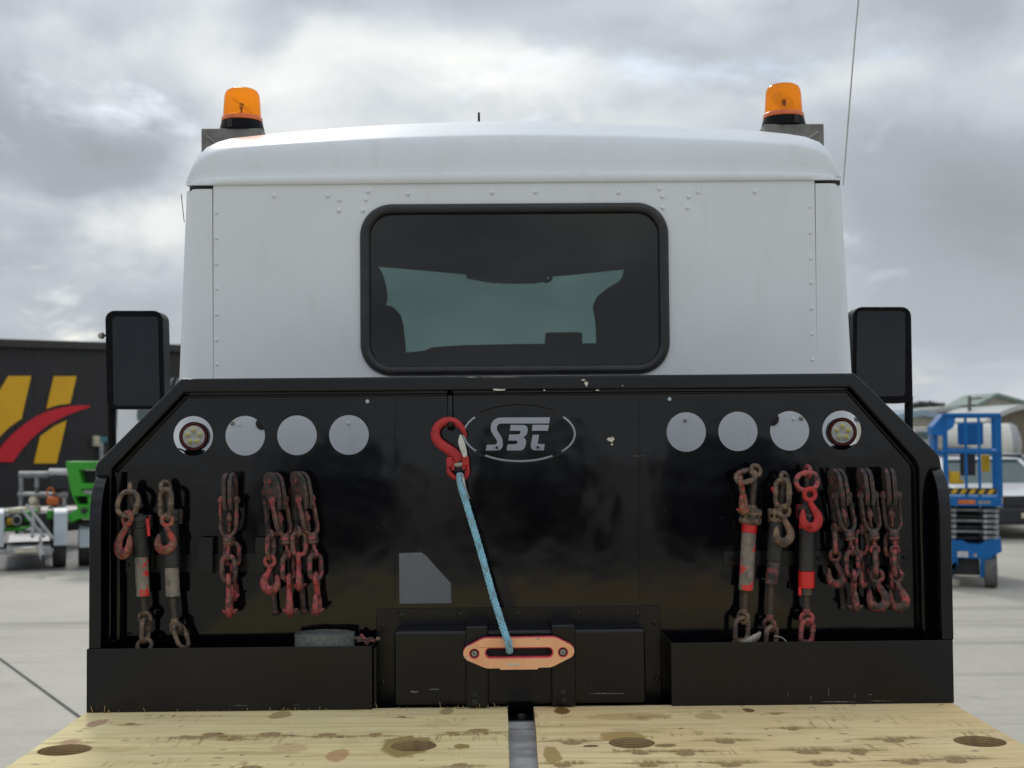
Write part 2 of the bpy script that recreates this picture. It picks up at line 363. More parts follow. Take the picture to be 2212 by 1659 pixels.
def ribbed_dark():
    m, t, p = nt('charcoal_cladding')
    c = mixc(t, rng(t, noise(t, .8, 5, .6, stretch=(1, 1, .3)), .35, .7), (.019, .018, .018), (.013, .0125, .013))
    t.links.new(c, p.inputs['Base Color']); p.inputs['Roughness'].default_value = .5
    return m
M['shed_dark'] = ribbed_dark()
M['fascia'] = plain('dark_fascia', (.035, .034, .033), .6)
M['yellow'] = plain('sign_yellow', (.78, .43, .005), .5, col2=(.73, .39, .005), sc=1)
M['signred'] = plain('sign_red', (.62, .008, .024), .5, col2=(.56, .007, .02), sc=1)
M['signwhite'] = plain('sign_white', (.6, .6, .6), .6)
M['green'] = plain('machine_green', (.03, .33, .015), .4, col2=(.025, .26, .012), sc=3)
M['alu'] = plain('grey_aluminium', (.36, .36, .36), .5, .3, col2=(.25, .25, .25), sc=6)
M['guardwhite'] = plain('pale_mudguard', (.48, .54, .59), .45, col2=(.40, .46, .50), sc=3)
M['tyre'] = plain('tyre_rubber', (.022, .022, .023), .85, col2=(.04, .039, .037), sc=9)
M['greytyre'] = plain('grey_solid_tyre', (.13, .13, .125), .85, col2=(.09, .09, .088), sc=8)
M['orange'] = plain('orange_plastic', (.62, .15, .02), .5)
M['cream'] = plain('cream_paint', (.60, .55, .40), .6)
M['teal'] = plain('teal_paint', (.06, .26, .28), .6)
M['blue'] = plain('lift_blue', (.004, .13, .40), .45, col2=(.004, .11, .34), sc=4, spec=.3)
M['liftyellow'] = plain('lift_yellow', (.62, .38, .01), .5)
M['liftgrey'] = plain('scissor_grey', (.34, .355, .37), .5, .1, col2=(.22, .23, .24), sc=6)
M['darkgrey'] = plain('dark_grey_part', (.02, .02, .022), .6)
M['carwhite'] = plain('car_white', (.72, .73, .74), .25, coat=.5, col2=(.68, .69, .70))
M['carsilver'] = plain('car_silver', (.38, .39, .41), .3, .4)
M['carblue'] = plain('car_dark_blue', (.006, .010, .025), .3)
M['carblack'] = plain('car_black', (.006, .006, .007), .3)
M['carglass'] = plain('car_glass', (.05, .085, .085), .08, col2=(.06, .1, .1), spec=.6)
M['tank'] = plain('white_tank_paint', (.70, .69, .64), .45, col2=(.62, .61, .56), sc=2)
M['tankend'] = plain('grey_tank_end', (.36, .37, .38), .5)
M['shedcream'] = plain('cream_shed_wall', (.46, .45, .38), .7, col2=(.40, .39, .33), sc=1)
M['shedbrown'] = plain('brown_shed_wall', (.20, .17, .125), .7)
M['roofgreen'] = plain('green_roof', (.19, .26, .23), .6)
M['roofpale'] = plain('pale_roof', (.50, .52, .50), .6)
M['roofblue'] = plain('blue_grey_roof', (.28, .38, .46), .6)
M['leaf'] = plain('dark_foliage', (.035, .045, .035), .8, col2=(.06, .07, .055), sc=2)
M['bark'] = plain('bark', (.08, .06, .045), .9)
M['pole'] = plain('grey_pole', (.12, .12, .12), .7)
M['lamp'] = plain('lamp_glass', (.5, .5, .5), .15)

# ------------------------------------------------------------------ mesh building
class MB:
    def __init__(s): s.v = []; s.f = []
    def add(s, v, f):
        o = len(s.v); s.v += [Vector(q) for q in v]; s.f += [tuple(i+o for i in q) for q in f]; return s
    def box(s, x0, x1, y0, y1, z0, z1, rz=0, c=None):
        v = [Vector((x, y, z)) for z in (z0, z1) for y in (y0, y1) for x in (x0, x1)]
        if rz:
            c = c or Vector(((x0+x1)/2, (y0+y1)/2, 0)); mm = Matrix.Rotation(rz, 3, 'Z')
            v = [mm @ (q-Vector(c)) + Vector(c) for q in v]
        return s.add(v, [(0, 2, 3, 1), (4, 5, 7, 6), (0, 1, 5, 4), (2, 6, 7, 3), (0, 4, 6, 2), (1, 3, 7, 5)])
    def bar(s, a, b, w, h, upv=(0, 0, 1)):
        a, b = Vector(a), Vector(b); d = (b-a).normalized(); u = Vector(upv)
        if abs(d.dot(u)) > .95: u = Vector((0, 1, 0))
        x = d.cross(u).normalized(); y = x.cross(d).normalized()
        v = [p + x*sx*w/2 + y*sy*h/2 for p in (a, b) for sx, sy in ((-1, -1), (1, -1), (1, 1), (-1, 1))]
        return s.add(v, [(0, 3, 2, 1), (4, 5, 6, 7), (0, 1, 5, 4), (1, 2, 6, 5), (2, 3, 7, 6), (3, 0, 4, 7)])
    def tube(s, pts, ra, n=10, closed=False, rb=None, nrm=None, cap=True):
        pts = [Vector(p) for p in pts]; k = len(pts)
        ra = ra if isinstance(ra, (list, tuple)) else [ra]*k
        rb = ra if rb is None else (rb if isinstance(rb, (list, tuple)) else [rb]*k)
        vs = []; prev = Vector(nrm) if nrm else None
        for i, p in enumerate(pts):
            if closed: d = pts[(i+1) % k]-pts[i-1]
            else: d = pts[min(i+1, k-1)]-pts[max(i-1, 0)]
            d = d.normalized() if d.length > 1e-9 else Vector((0, 0, 1))
            if prev is None: prev = Vector((0, 0, 1)) if abs(d.z) < .9 else Vector((1, 0, 0))
            b = Vector(nrm) if nrm else prev
            b = (b - d*b.dot(d)); b = b.normalized() if b.length > 1e-6 else d.orthogonal().normalized()
            a = b.cross(d).normalized(); prev = b
            for j in range(n):
                th = 2*math.pi*j/n
                vs.append(p + a*math.cos(th)*ra[i] + b*math.sin(th)*rb[i])
        fs = []
        for i in range(k if closed else k-1):
            for j in range(n):
                i2 = (i+1) % k
                fs.append((i*n+j, i*n+(j+1) % n, i2*n+(j+1) % n, i2*n+j))
        if not closed and cap: fs += [tuple(range(n))[::-1], tuple(range((k-1)*n, k*n))]
        return s.add(vs, fs)
    def lathe(s, prof, n=24, o=(0, 0, 0), ax=(0, 0, 1), cap=True):
        o = Vector(o); ax = Vector(ax).normalized(); a = ax.orthogonal().normalized(); b = ax.cross(a)
        vs = [o + ax*z + (a*math.cos(2*math.pi*j/n) + b*math.sin(2*math.pi*j/n))*r for r, z in prof for j in range(n)]
        fs = [(i*n+j, i*n+(j+1) % n, (i+1)*n+(j+1) % n, (i+1)*n+j) for i in range(len(prof)-1) for j in range(n)]
        if cap: fs += [tuple(range(n))[::-1], tuple(range((len(prof)-1)*n, len(prof)*n))]
        return s.add(vs, fs)
    def torus(s, c, ax, R_, r, n=20, k=10, rb=None):
        c = Vector(c); ax = Vector(ax).normalized(); a = ax.orthogonal().normalized(); b = ax.cross(a)
        return s.tube([c + (a*math.cos(2*math.pi*i/n)+b*math.sin(2*math.pi*i/n))*R_ for i in range(n)], r, k, True, rb, ax)
    def prism(s, loops, f0, f1):
        """outline(s) in 2D, holes allowed; f0/f1 map (a,b) to the near and far face"""
        vs, fs = fill(loops)
        n = len(vs)
        v3 = [f0(a, b) for a, b in vs] + [f1(a, b) for a, b in vs]
        ff = [q for q in fs] + [tuple(i+n for i in q[::-1]) for q in fs]
        cnt = {}
        for q in fs:
            for i in range(len(q)):
                e_ = (q[i], q[(i+1) % len(q)]); cnt[e_] = cnt.get(e_, 0)+1
        for (i, j) in cnt:
            if (j, i) not in cnt: ff.append((j, i, i+n, j+n))
        return s.add(v3, ff)
def fill(loops):
    cu = D.curves.new('tmp', 'CURVE'); cu.dimensions = '2D'; cu.fill_mode = 'BOTH'
    for lp in loops:
        sp = cu.splines.new('POLY'); sp.points.add(len(lp)-1); sp.use_cyclic_u = True
        for q, (a, b) in zip(sp.points, lp): q.co = (a, b, 0, 1)
    ob = D.objects.new('tmp', cu); COL.objects.link(ob)
    me = D.meshes.new_from_object(ob)
    vs = [(v.co.x, v.co.y) for v in me.vertices]; fs = [tuple(q.vertices) for q in me.polygons]
    D.objects.remove(ob); D.curves.remove(cu); D.meshes.remove(me)
    # merge duplicates
    key = {}; idx = []; out = []
    for a, b in vs:
        q = (round(a, 5), round(b, 5))
        if q not in key: key[q] = len(out); out.append((a, b))
        idx.append(key[q])
    ff = []
    for q in fs:
        w = [idx[i] for i in q]; w = [x for i, x in enumerate(w) if x != w[i-1]]
        if len(set(w)) < 3: continue
        ar = sum(out[w[i-1]][0]*out[w[i]][1]-out[w[i]][0]*out[w[i-1]][1] for i in range(len(w)))
        if abs(ar) < 1e-10: continue
        ff.append(tuple(w if ar > 0 else w[::-1]))
    return out, ff
def tag(o, label=None, cat=None, group=None, kind=None):
    if label: o['label'] = label
    if cat: o['category'] = cat
    if group: o['group'] = group
    if kind: o['kind'] = kind
    return o
def thing(name, label, cat, loc, group=None):
    o = D.objects.new(name, None); COL.objects.link(o); o.location = loc; o.empty_display_size = .05
    return tag(o, label, cat, group)
def rootloc(o):
    while o.parent: o = o.parent
    return o.location
def obj(name, mb, mat, parent=None, smooth=True, bev=0, seg=2, ang=40, loc=None, fix=True):
    """one mesh object; vertices are given in world units"""
    L = rootloc(parent) if parent else Vector(loc or (0, 0, 0))
    me = D.meshes.new(name)
    me.from_pydata([tuple(v-L) for v in mb.v], [], mb.f); me.validate()
    if fix:
        b = bmesh.new(); b.from_mesh(me); bmesh.ops.recalc_face_normals(b, faces=b.faces); b.to_mesh(me); b.free()
    me.materials.append(M[mat] if isinstance(mat, str) else mat)
    o = D.objects.new(name, me); COL.objects.link(o)
    if parent: o.parent = parent
    else: o.location = L
    if smooth:
        me.polygons.foreach_set('use_smooth', [True]*len(me.polygons))
        if not bev: me.set_sharp_from_angle(angle=R(ang))
    if bev:
        bm = o.modifiers.new('edge', 'BEVEL'); bm.width = bev; bm.segments = seg; bm.limit_method = 'ANGLE'; bm.angle_limit = R(35)
        bm.harden_normals = smooth
    return o
def dupe(src, parent, off):
    """a further copy of a part, sharing its mesh, moved by off"""
    c = src.copy(); COL.objects.link(c); c.parent = parent; c.location = src.location + Vector(off)
    return c
def rrect(x0, x1, y0, y1, r, n=7):
    pts = []
    for cx, cy, a0 in ((x1-r, y1-r, 0), (x0+r, y1-r, 90), (x0+r, y0+r, 180), (x1-r, y0+r, 270)):
        for i in range(n+1):
            a = R(a0+90*i/n); pts.append((cx+r*math.cos(a), cy+r*math.sin(a)))
    return pts
def circ(cx, cy, r, n=40, ry=None): return [(cx+r*math.cos(2*math.pi*i/n), cy+(ry or r)*math.sin(2*math.pi*i/n)) for i in range(n)]
def xz(pts, Y): return [(lambda q: (q.x, q.z))(U(px, py, Y)) for px, py in pts]
def plate(mb, loops, Ya, Yb): return mb.prism(loops, lambda a, b: (a, Ya, b), lambda a, b: (a, Yb, b))
def smoothpath(pts, k=6, closed=False):
    pts = [Vector(p) for p in pts]; n = len(pts); out = []
    for i in range(n if closed else n-1):
        g = (lambda j: pts[j % n]) if closed else (lambda j: pts[max(0, min(n-1, j))])
        p0, p1, p2, p3 = g(i-1), g(i), g(i+1), g(i+2)
        for q in range(k):
            u = q/k
            out.append(.5*((2*p1)+(p2-p0)*u+(2*p0-5*p1+4*p2-p3)*u*u+(3*p1-p0-3*p2+p3)*u**3))
    if not closed: out.append(pts[-1])
    return out
def lerp_list(vals, k):
    out = []
    for a, b in zip(vals, vals[1:]): out += [a+(b-a)*q/k for q in range(k)]
    return out+[vals[-1]]
# ------------------------------------------------------------------ ground
gm = MB(); gm.add([(-400, -60, 0), (400, -60, 0), (400, 900, 0), (-400, 900, 0)], [(0, 1, 2, 3)])
tag(obj('ground', gm, 'concrete', smooth=False), kind='structure')
p1, p2 = UG(-300, 1236), UG(240, 1231); p3 = UG(420, 1229)
am = MB(); am.add([(p1.x-30, p1.y-1, .004), (p3.x, p3.y, .004), (p3.x+9, 60, .004), (p1.x-30, 60, .004)], [(0, 1, 2, 3)])
tag(obj('asphalt_apron', am, 'asphalt', smooth=False), kind='structure')
jm = MB()
for (a, b, w) in (((-60, 1380), (175, 1552), .022),):
    A, B = UG(*a), UG(*b); dv = (B-A).normalized(); sv_ = Vector((-dv.y, dv.x, 0))*w/2
    A -= dv*2; B += dv*1.5
    jm.add([A-sv_+Vector((0, 0, .005)), B-sv_+Vector((0, 0, .005)), B+sv_+Vector((0, 0, .005)), A+sv_+Vector((0, 0, .005))], [(0, 1, 2, 3)])
tag(obj('ground_joint', jm, 'joint', smooth=False), kind='structure')

# ------------------------------------------------------------------ the truck
YB, YP, YF, YC = 3.757, 3.885, 3.845, 4.25
ZD = U(1122, 1529.5, YB).z
XC = UX(1122, YB)
truck = thing('flatbed_truck', 'white cabbed tray truck seen from behind, black headboard and plywood deck', 'truck', (XC, 3.9, 0))
def UD(px, py, z=None):
    z = ZD if z is None else z
    d = fwd + rt*((px-W2/2)/F) - up*((py-H2/2)/F)
    return CAM + d*((z-CAM.z)/d.z)

# deck boards
YN = 0.75
def board(name, xa, xb, holes, mat, nick):
    # xa/xb: (far, near) x of the two long edges, in metres
    fa, fb = YB+.02, YN
    jag = lambda y: random.uniform(-.0012, .0012)
    L = [(xa[0]+(xa[1]-xa[0])*i/24+jag(0), fa+(fb-fa)*i/24) for i in range(25)]
    Rr = [(xb[0]+(xb[1]-xb[0])*i/24+jag(0), fa+(fb-fa)*i/24) for i in range(25)]
    far = [(xb[0]+(xa[0]-xb[0])*i/40, fa+random.uniform(-.002, .002)) for i in range(1, 40)]
    loop = L + Rr[::-1] + far
    loops = [loop]
    for cx, cy, hw, hh in holes:
        c = UD(cx, cy); e1 = UD(cx+hw, cy); e2, e3 = UD(cx, cy-hh), UD(cx, cy+hh)
        rx = e1.x-c.x; ry = min((e2.y-e3.y)/2, rx*1.1)
        loops.append([(c.x+rx*math.cos(a)*(1+random.uniform(-.008, .008)), (e2.y+e3.y)/2+ry*math.sin(a)) for a in [2*math.pi*i/48 for i in range(48)]])
    mb = MB(); mb.prism(loops, lambda a, b: (a, b, ZD), lambda a, b: (a, b, ZD-.034))
    return obj('deck_board', mb, mat, truck, smooth=False, bev=.0012, seg=1)
xl, xr = UD(184, 1541).x, UD(2061.5, 1521).x
gl0, gl1 = UD(1097, 1526), UD(1100, 1659); gr0, gr1 = UD(1152, 1523), UD(1163.8, 1659)
def ext(a, b): return b.x+(b.x-a.x)*(b.y-YN)/(a.y-b.y)
ox, oy = truck.location.x, truck.location.y
hc = UD(893.8, 1611); hb = UD(1364.8, 1600); hq = UD(1227, 1532)
def kn(pts): return [(UD(a, b).x-ox, UD(a, b).y-oy, k) for a, b, k in pts]
KL = kn([(480, 1583, 1.15), (600, 1582, 1.1), (526, 1590, .8), (727, 1583, 1.0), (823, 1582, .8), (991, 1580, .8), (1051, 1574, 1.1), (175, 1597, .8), (420, 1588, .7), (564, 1654, 1.0), (1010, 1648, .8), (300, 1560, .5), (880, 1545, .45)])
KR = kn([(1248, 1602, 1.1), (1228, 1650, 1.0), (1396, 1624, 1.0), (1493, 1624, 1.0), (1581, 1600, 1.1), (1416, 1648, 1.05), (1592, 1648, 1.0), (1940, 1597, 1.1), (1755, 1621, 1.15), (1859, 1622, 1.0), (1790, 1647, 1.0), (1978, 1644, 1.0), (1722, 1572, .7), (2080, 1640, 1.1), (1400, 1548, .7), (1690, 1540, .5)])
def sx(px, py): q = UD(px, py); return (q.x-ox, q.y-oy)
M['plyL'] = plywood('plywood_greenish', (.88, .755, .42), (.84, .69, .36), [(hc.x-ox, hc.y-oy+.02, .066, .12, (.30, .22, .07), .85), (*sx(980, 1533), .02, .05, (.30, .22, .10), .7), (*sx(228, 1559), .025, .05, (.42, .25, .16), .8), (*sx(748, 1627), .030, .07, (.50, .27, .14), .75), (*sx(1012, 1608), .020, .03, (.28, .20, .06), .85), (*sx(640, 1612), .05, .05, (.60, .40, .22), .6), (*sx(620, 1541), .03, .05, (.33, .24, .09), .7), (*sx(175, 1597), .03, .03, (.48, .30, .18), .7)], 2.3, KL, -1)
M['plyR'] = plywood('plywood_tan', (.93, .735, .41), (.88, .65, .33), [(hq.x-ox, hq.y-oy, .022, .05, (.20, .10, .025), .95), (hb.x-ox, hb.y-oy+.05, .058, .07, (.40, .27, .08), .8), (*sx(1627, 1531), .014, .03, (.14, .08, .03), .9), (*sx(1370, 1545), .12, .05, (.52, .36, .16), .6), (*sx(1291, 1608), .02, .012, (.08, .05, .03), .9), (*sx(1448, 1606), .03, .02, (.20, .12, .05), .8), (*sx(1203, 1625), .022, .09, (.38, .25, .07), .8), (*sx(1540, 1545), .04, .04, (.45, .30, .13), .6)], 9.4, KR, 1)
boardL = board('deck_board', (xl, xl-.0), (gl0.x, ext(gl0, gl1)), [(139.5, 1620, 56, 12.5), (893.8, 1611, 49, 12)], 'plyL', 0)
boardR = board('deck_board', (gr0.x, ext(gr0, gr1)), (xr, xr), [(1364.8, 1604.8, 50, 12), (2116.9, 1601.6, 56, 12.4)], 'plyR', 0)
sp = MB()
for i in range(46):
    x = random.uniform(xl, gl0.x); h = random.choice((.006, .008, .01, .012, .022))*random.uniform(.6, 1.1)
    a = Vector((x, YB-.004, ZD-.004)); sp.bar(a, a+Vector((random.uniform(-.008, .008), -.004, h+.004)), .0016, .001)
tag(obj('splinters', sp, 'plyL', boardL, smooth=False), kind='stuff')
# steel underneath, channel in the middle
tf = MB(); tf.box(xl+.02, xr-.02, YN, 3.9, ZD-.12, ZD-.09); obj('tray_floor', tf, 'darksteel', truck, smooth=False)
ch = MB(); ch.box(gl0.x-.03, gr0.x+.03, YN, 3.70, ZD-.05, ZD-.026); ch.box(gl0.x-.03, gr0.x+.03, 3.60, 3.64, ZD-.03, ZD-.023)
M['dustysteel'] = plain('dusty_grey_steel', (.46, .47, .48), .6, .0, col2=(.28, .285, .29), sc=9, bs=.15, bsc=90, bd=.002)
obj('centre_channel', ch, 'dustysteel', truck, smooth=False)
cb = MB(); cb.box(gl0.x-.02, gr0.x+.02, 3.70, 3.76, ZD-.06, ZD-.022); obj('cross_bar', cb, 'black_satin', truck, bev=.003)
bo = MB(); q = U(1127, 1529, 3.73); bo.lathe([(.013, 0), (.013, .009), (.009, .012)], 6, (q.x, 3.73, ZD-.022)); obj('bolt', bo, 'darksteel', truck, smooth=False)
for sx in (-1, 1):
    rl = MB(); x = xl+.012 if sx < 0 else xr-.012
    rl.box(x-.02, x+.02, YN, 3.9, ZD-.16, ZD-.036); obj('side_rail', rl, 'black_satin', truck, bev=.004)
    cr_ = MB(); cr_.box(XC+sx*.42-.04, XC+sx*.42+.04, YN+.2, 6.4, ZD-.36, ZD-.12); obj('chassis_rail', cr_, 'darksteel', truck, smooth=False)
    for yw in (2.2, 5.5):
        tw = MB(); c0 = Vector((XC+sx*.98, yw, .40)); tw.lathe([(.24, -.13), (.37, -.13), (.40, -.10), (.40, .10), (.37, .13), (.24, .13)], 32, c0, (1, 0, 0), cap=False)
        wh = obj('wheel', tw, 'tyre', truck); rm = MB(); rm.lathe([(.24, -.12), (.22, -.02), (.1, 0), (.05, .03)], 24, c0, (sx, 0, 0)); obj('rim', rm, 'alu', wh)

# headboard
hp = MB()
outer = xz([(212, 1012), (398, 824), (1843, 812), (2024, 988), (2034, 1012)], YP)
zb = ZD-.20
loop = [(outer[0][0], zb)] + outer + [(outer[-1][0], zb)]
loops = [loop]
HOLES = [(417, 941.6), (529.3, 941.2), (641.3, 940.3), (753.6, 939.6), (1482.6, 933.2), (1594.3, 931.8), (1706, 930.7), (1818.7, 929.7)]
for hx, hy in HOLES:
    c = U(hx, hy, YP); loops.append(circ(c.x, c.z, 42.7*YP/F, 56))
for hx, hy in ((793.5, 866.8), (1446.5, 861.8)):
    c = U(hx, hy, YP); loops.append(circ(c.x, c.z, 4.2*YP/F, 14))
loops.append(xz([(862, 1195), (910, 1193.5), (919, 1199), (974, 1260), (974.5, 1303), (863, 1304.5)], YP))
def LG(pts): return xz([(884.8+.2*a, 818.4+.2*b) for a, b in pts], YP)
S_ = [(1517, 415), (985, 418), (955, 422), (930, 432), (908, 448), (890, 470), (880, 500), (876, 530), (878, 555), (885, 575), (915, 625), (940, 660), (947, 682), (940, 700), (925, 710), (833, 712), (822, 774), (950, 773), (972, 769), (988, 758), (1003, 735), (1008, 700), (1000, 645), (975, 600), (948, 560), (942, 535), (945, 512), (955, 495), (970, 486), (985, 482), (1508, 481)]
B_ = [(1093, 497), (1225, 498), (1245, 502), (1262, 512), (1273, 526), (1276, 540), (1274, 565), (1268, 590), (1258, 610), (1228, 632), (1246, 645), (1256, 662), (1258, 685), (1253, 715), (1245, 740), (1232, 758), (1215, 768), (1190, 773), (1046, 772), (1058, 708), (1145, 706), (1158, 701), (1166, 690), (1166, 677), (1160, 669), (1150, 666), (1066, 665), (1078, 602), (1178, 600), (1190, 594), (1197, 580), (1197, 570), (1190, 562), (1180, 560), (1083, 560)]
T1 = [(1328, 497), (1506, 497), (1494, 560), (1320, 560)]
T2 = [(1332, 603), (1398, 603), (1385, 685), (1387, 698), (1397, 705), (1460, 704), (1450, 772), (1350, 772), (1330, 766), (1316, 750), (1308, 725), (1310, 700)]
for g_ in (S_, B_, T1, T2): loops.append(LG(g_))
def arcloop(a0, a1, n=26, cx=1185, cy=592, a=600, b=296, w=10):
    A = [R(a0+(a1-a0)*i/n) for i in range(n+1)]
    return LG([(cx+(a+w)*math.cos(t), cy-(b+w)*math.sin(t)) for t in A] + [(cx+(a-w)*math.cos(t), cy-(b-w)*math.sin(t)) for t in A[::-1]])
loops += [arcloop(-40, 37.5), arcloop(143, 219), arcloop(232, 306.5)]
plate(hp, loops, YP, YP+.006)
headboard = obj('headboard', hp, 'black', truck, smooth=False)
fr = MB()
fo = xz([(204, 1400), (205, 1010), (209, 1000), (391, 818), (1846, 806), (2024, 978), (2031, 990), (2033, 1002), (2042, 1400)], YF)
fi = xz([(1992, 1400), (1984, 1012), (1977, 994), (1837, 837), (398, 848), (241, 1014), (240, 1400)], YF)
zt = ZD; fo = [(fo[0][0], zt)]+fo[1:-1]+[(fo[-1][0], zt)]; fi = [(fi[0][0], zt)]+fi[1:-1]+[(fi[-1][0], zt)]
plate(fr, [fo+fi], YF, YP+.012)
obj('border_frame', fr, 'black_frame', headboard, bev=.006, seg=3)
em = MB(); em.tube([Vector((x, YP, z)) for x, z in LG([(1185+622*math.cos(t), 592-312*math.sin(t)) for t in [2*math.pi*i/72 for i in range(72)]])], .0016, 6, True); obj('emblem_ridge', em, 'black_frame', headboard)
# second, stepped fold just inside the border
fr2 = MB(); ins = lambda pts, k: [(x+(XC-x)*k, z-(.0 if i in (0, len(pts)-1) else .0)) for i, (x, z) in enumerate(pts)]
f2o = xz([(1990, 1400), (1980, 1015), (1973, 999), (1834, 842), (400, 853), (245, 1018), (243, 1400)], YP-.012)
f2i = xz([(250, 1400), (251, 1021), (403, 859), (1831, 848), (1967, 1003), (1974, 1019), (1984, 1400)], YP-.012)
f2o = [(f2o[0][0], zt)]+f2o[1:-1]+[(f2o[-1][0], zt)]; f2i = [(f2i[0][0], zt)]+f2i[1:-1]+[(f2i[-1][0], zt)]
plate(fr2, [f2o+f2i], YP-.010, YP+.001); obj('weld_fillet', fr2, 'black_satin', headboard, bev=.004, seg=2)
# side wings with their curved flange
for sx, xe in ((-1, UX(197, 3.77)), (1, UX(2047, 3.77))):
    zt_ = U(1122, 1016, YP).z; zq = U(1122, 1120, 3.77).z; zl = U(1122, 1392, 3.77).z
    prof = [(YP+.01, zt_)] + [(3.77+(YP-.01-3.77)*(1-math.sin(a)), zq+(zt_-zq)*math.cos(a)) for a in [math.pi/2*i/12 for i in range(13)]][0:] + [(3.77, zl)]
    wg = MB(); lo_ = prof + [(YP+.01, zl)]
    wg.prism([lo_], lambda a, b: (xe, a, b), lambda a, b: (xe-sx*.008, a, b))
    w_ = obj('side_wing', wg, 'black_frame', headboard, bev=.002)
    fl = MB(); vs_ = []
    for (a, b) in prof:
        for xx, dd in ((xe+sx*.004, -.004), (xe-sx*.030, -.004), (xe-sx*.030, .006), (xe+sx*.004, .006)): vs_.append((xx, a+dd, b-dd*.6 if b > zq+.02 else b))
    k = len(prof); fl.add(vs_, [(i*4+j, i*4+(j+1) % 4, (i+1)*4+(j+1) % 4, (i+1)*4+j) for i in range(k-1) for j in range(4)]+[(0, 1, 2, 3), (4*k-4, 4*k-3, 4*k-2, 4*k-1)])
    obj('wing_flange', fl, 'black_frame', headboard, bev=.003)
    pm = MB(); pm.tube([(xe-sx*.052, 3.862, zl), (xe-sx*.052, 3.862, zt_+.005)], .013, 14); obj('corner_tube', pm, 'black_frame', headboard)
# weld seams of the middle sheet
for px in (853, 1382):
    a, b = U(px, 858, YP-.002), U(px, 1300, YP-.002); sm = MB(); sm.bar(a, b, .0035, .002, (0, 1, 0)); obj('sheet_seam', sm, 'black', headboard, bev=.0012)
# chipped paint down to primer
def chip(cx, cy, w, h, Y, n=11, par=None, sl=0, mat='chipw'):
    c = MB(); pts = []
    for i in range(n):
        a = 2*math.pi*i/n; k = random.uniform(.55, 1.15); pts.append((cx+w/2*k*math.cos(a), cy+h/2*k*math.sin(a)+sl*w/2*k*math.cos(a)))
    plate(c, [xz(pts, Y)], Y, Y+.0012); obj('paint_chip', c, mat, par or headboard, smooth=False)
for a in ((1078, 842, 34, 6, YF-.0006), (1267, 829, 9, 13, YF-.0006), (1320, 949, 17, 13, YP-.0006), (1290, 843, 9, 3, YF-.0006),
          (1090, 815, 110, 3, YF+.001), (1176, 843, 6, 3, YF-.0006), (1345, 833, 3, 3, YF-.0006), (1261, 821, 12, 4, YF-.0006), (1322, 960, 5, 6, YP-.0006), (1020, 815, 30, 2, YF+.001)): chip(*a)
for a in ((905, 1190, 3, 2.5), (1435, 1100, 4, 2), (1650, 1250, 14, 1.5), (1560, 1118, 2, 2), (690, 1255, 3, 2), (815, 1140, 2, 2), (640, 1080, 3, 1.5), (1380, 985, 30, 2)): chip(*a, YP-.0006, mat='scuff')
# holder bars and sleeves
def hexbolt(px, py, Y, r, par, name='bolt', mat='black_frame'):
    c = U(px, py, Y); b = MB(); b.lathe([(r*1.35, .002), (r*1.35, 0.), (r, -.0001), (r*.98, -.006), (r*.7, -.008)], 6, c, (0, 1, 0)); b.v = [Vector((v.x, 2*c.y-v.y if False else v.y, v.z)) for v in b.v]
    return obj(name, b, mat, par, smooth=False)
for (x0, y0, x1, y1) in ((270, 1198, 575, 1238), (1563, 1191, 1967, 1223)):
    b = MB(); plate(b, [xz([(x0, y0), (x1, y0-2), (x1, y1-2), (x0, y1)], YP-.008)], YP-.008, YP); hb_ = obj('holder_bar', b, 'black_satin', headboard, bev=.002)
    for bx, by in (((276, 1220),) if x0 < 500 else ((1579, 1208), (1768, 1206), (1954, 1204))): hexbolt(bx, by, YP-.008, .007, headboard)
for (x0, x1, y0, y1) in ((427, 461, 1162, 1239), (552, 575, 1162, 1239), (300, 332, 1160, 1238), (357, 388, 1160, 1238), (480, 510, 1160, 1238), (590, 613, 1162, 1239), (652, 676, 1160, 1236),
                         (1600, 1632, 1150, 1222), (1656, 1690, 1150, 1222), (1728, 1760, 1150, 1222), (1795, 1820, 1150, 1222), (1856, 1882, 1150, 1222), (1912, 1938, 1150, 1222)):
    a, b = U(x0, y0, YP-.03), U(x1, y1, YP-.03); s_ = MB(); t_ = .003
    X0, X1, Z1, Z0 = a.x, b.x, a.z, b.z
    s_.prism([[(X0, YP-.040), (X1, YP-.040), (X1, YP-.008), (X0, YP-.008)], [(X0+t_, YP-.037), (X1-t_, YP-.037), (X1-t_, YP-.011), (X0+t_, YP-.011)]], lambda u, v: (u, v, Z0), lambda u, v: (u, v, Z1))
    obj('holder_sleeve', s_, 'black_satin', headboard, bev=.0015)
# hanger for the winch hook
hk = MB(); hpts = [U(972, 846, YP-.004), U(972, 856, YP-.022), U(972, 885, YP-.030), U(972.5, 905, YP-.034), U(973, 926, YP-.05), U(973, 921, YP-.075), U(973, 912, YP-.08)]
hk.tube(smoothpath(hpts, 5), .005, 8, rb=.0085, nrm=(1, 0, 0)); obj('hook_hanger', hk, 'black_frame', headboard)

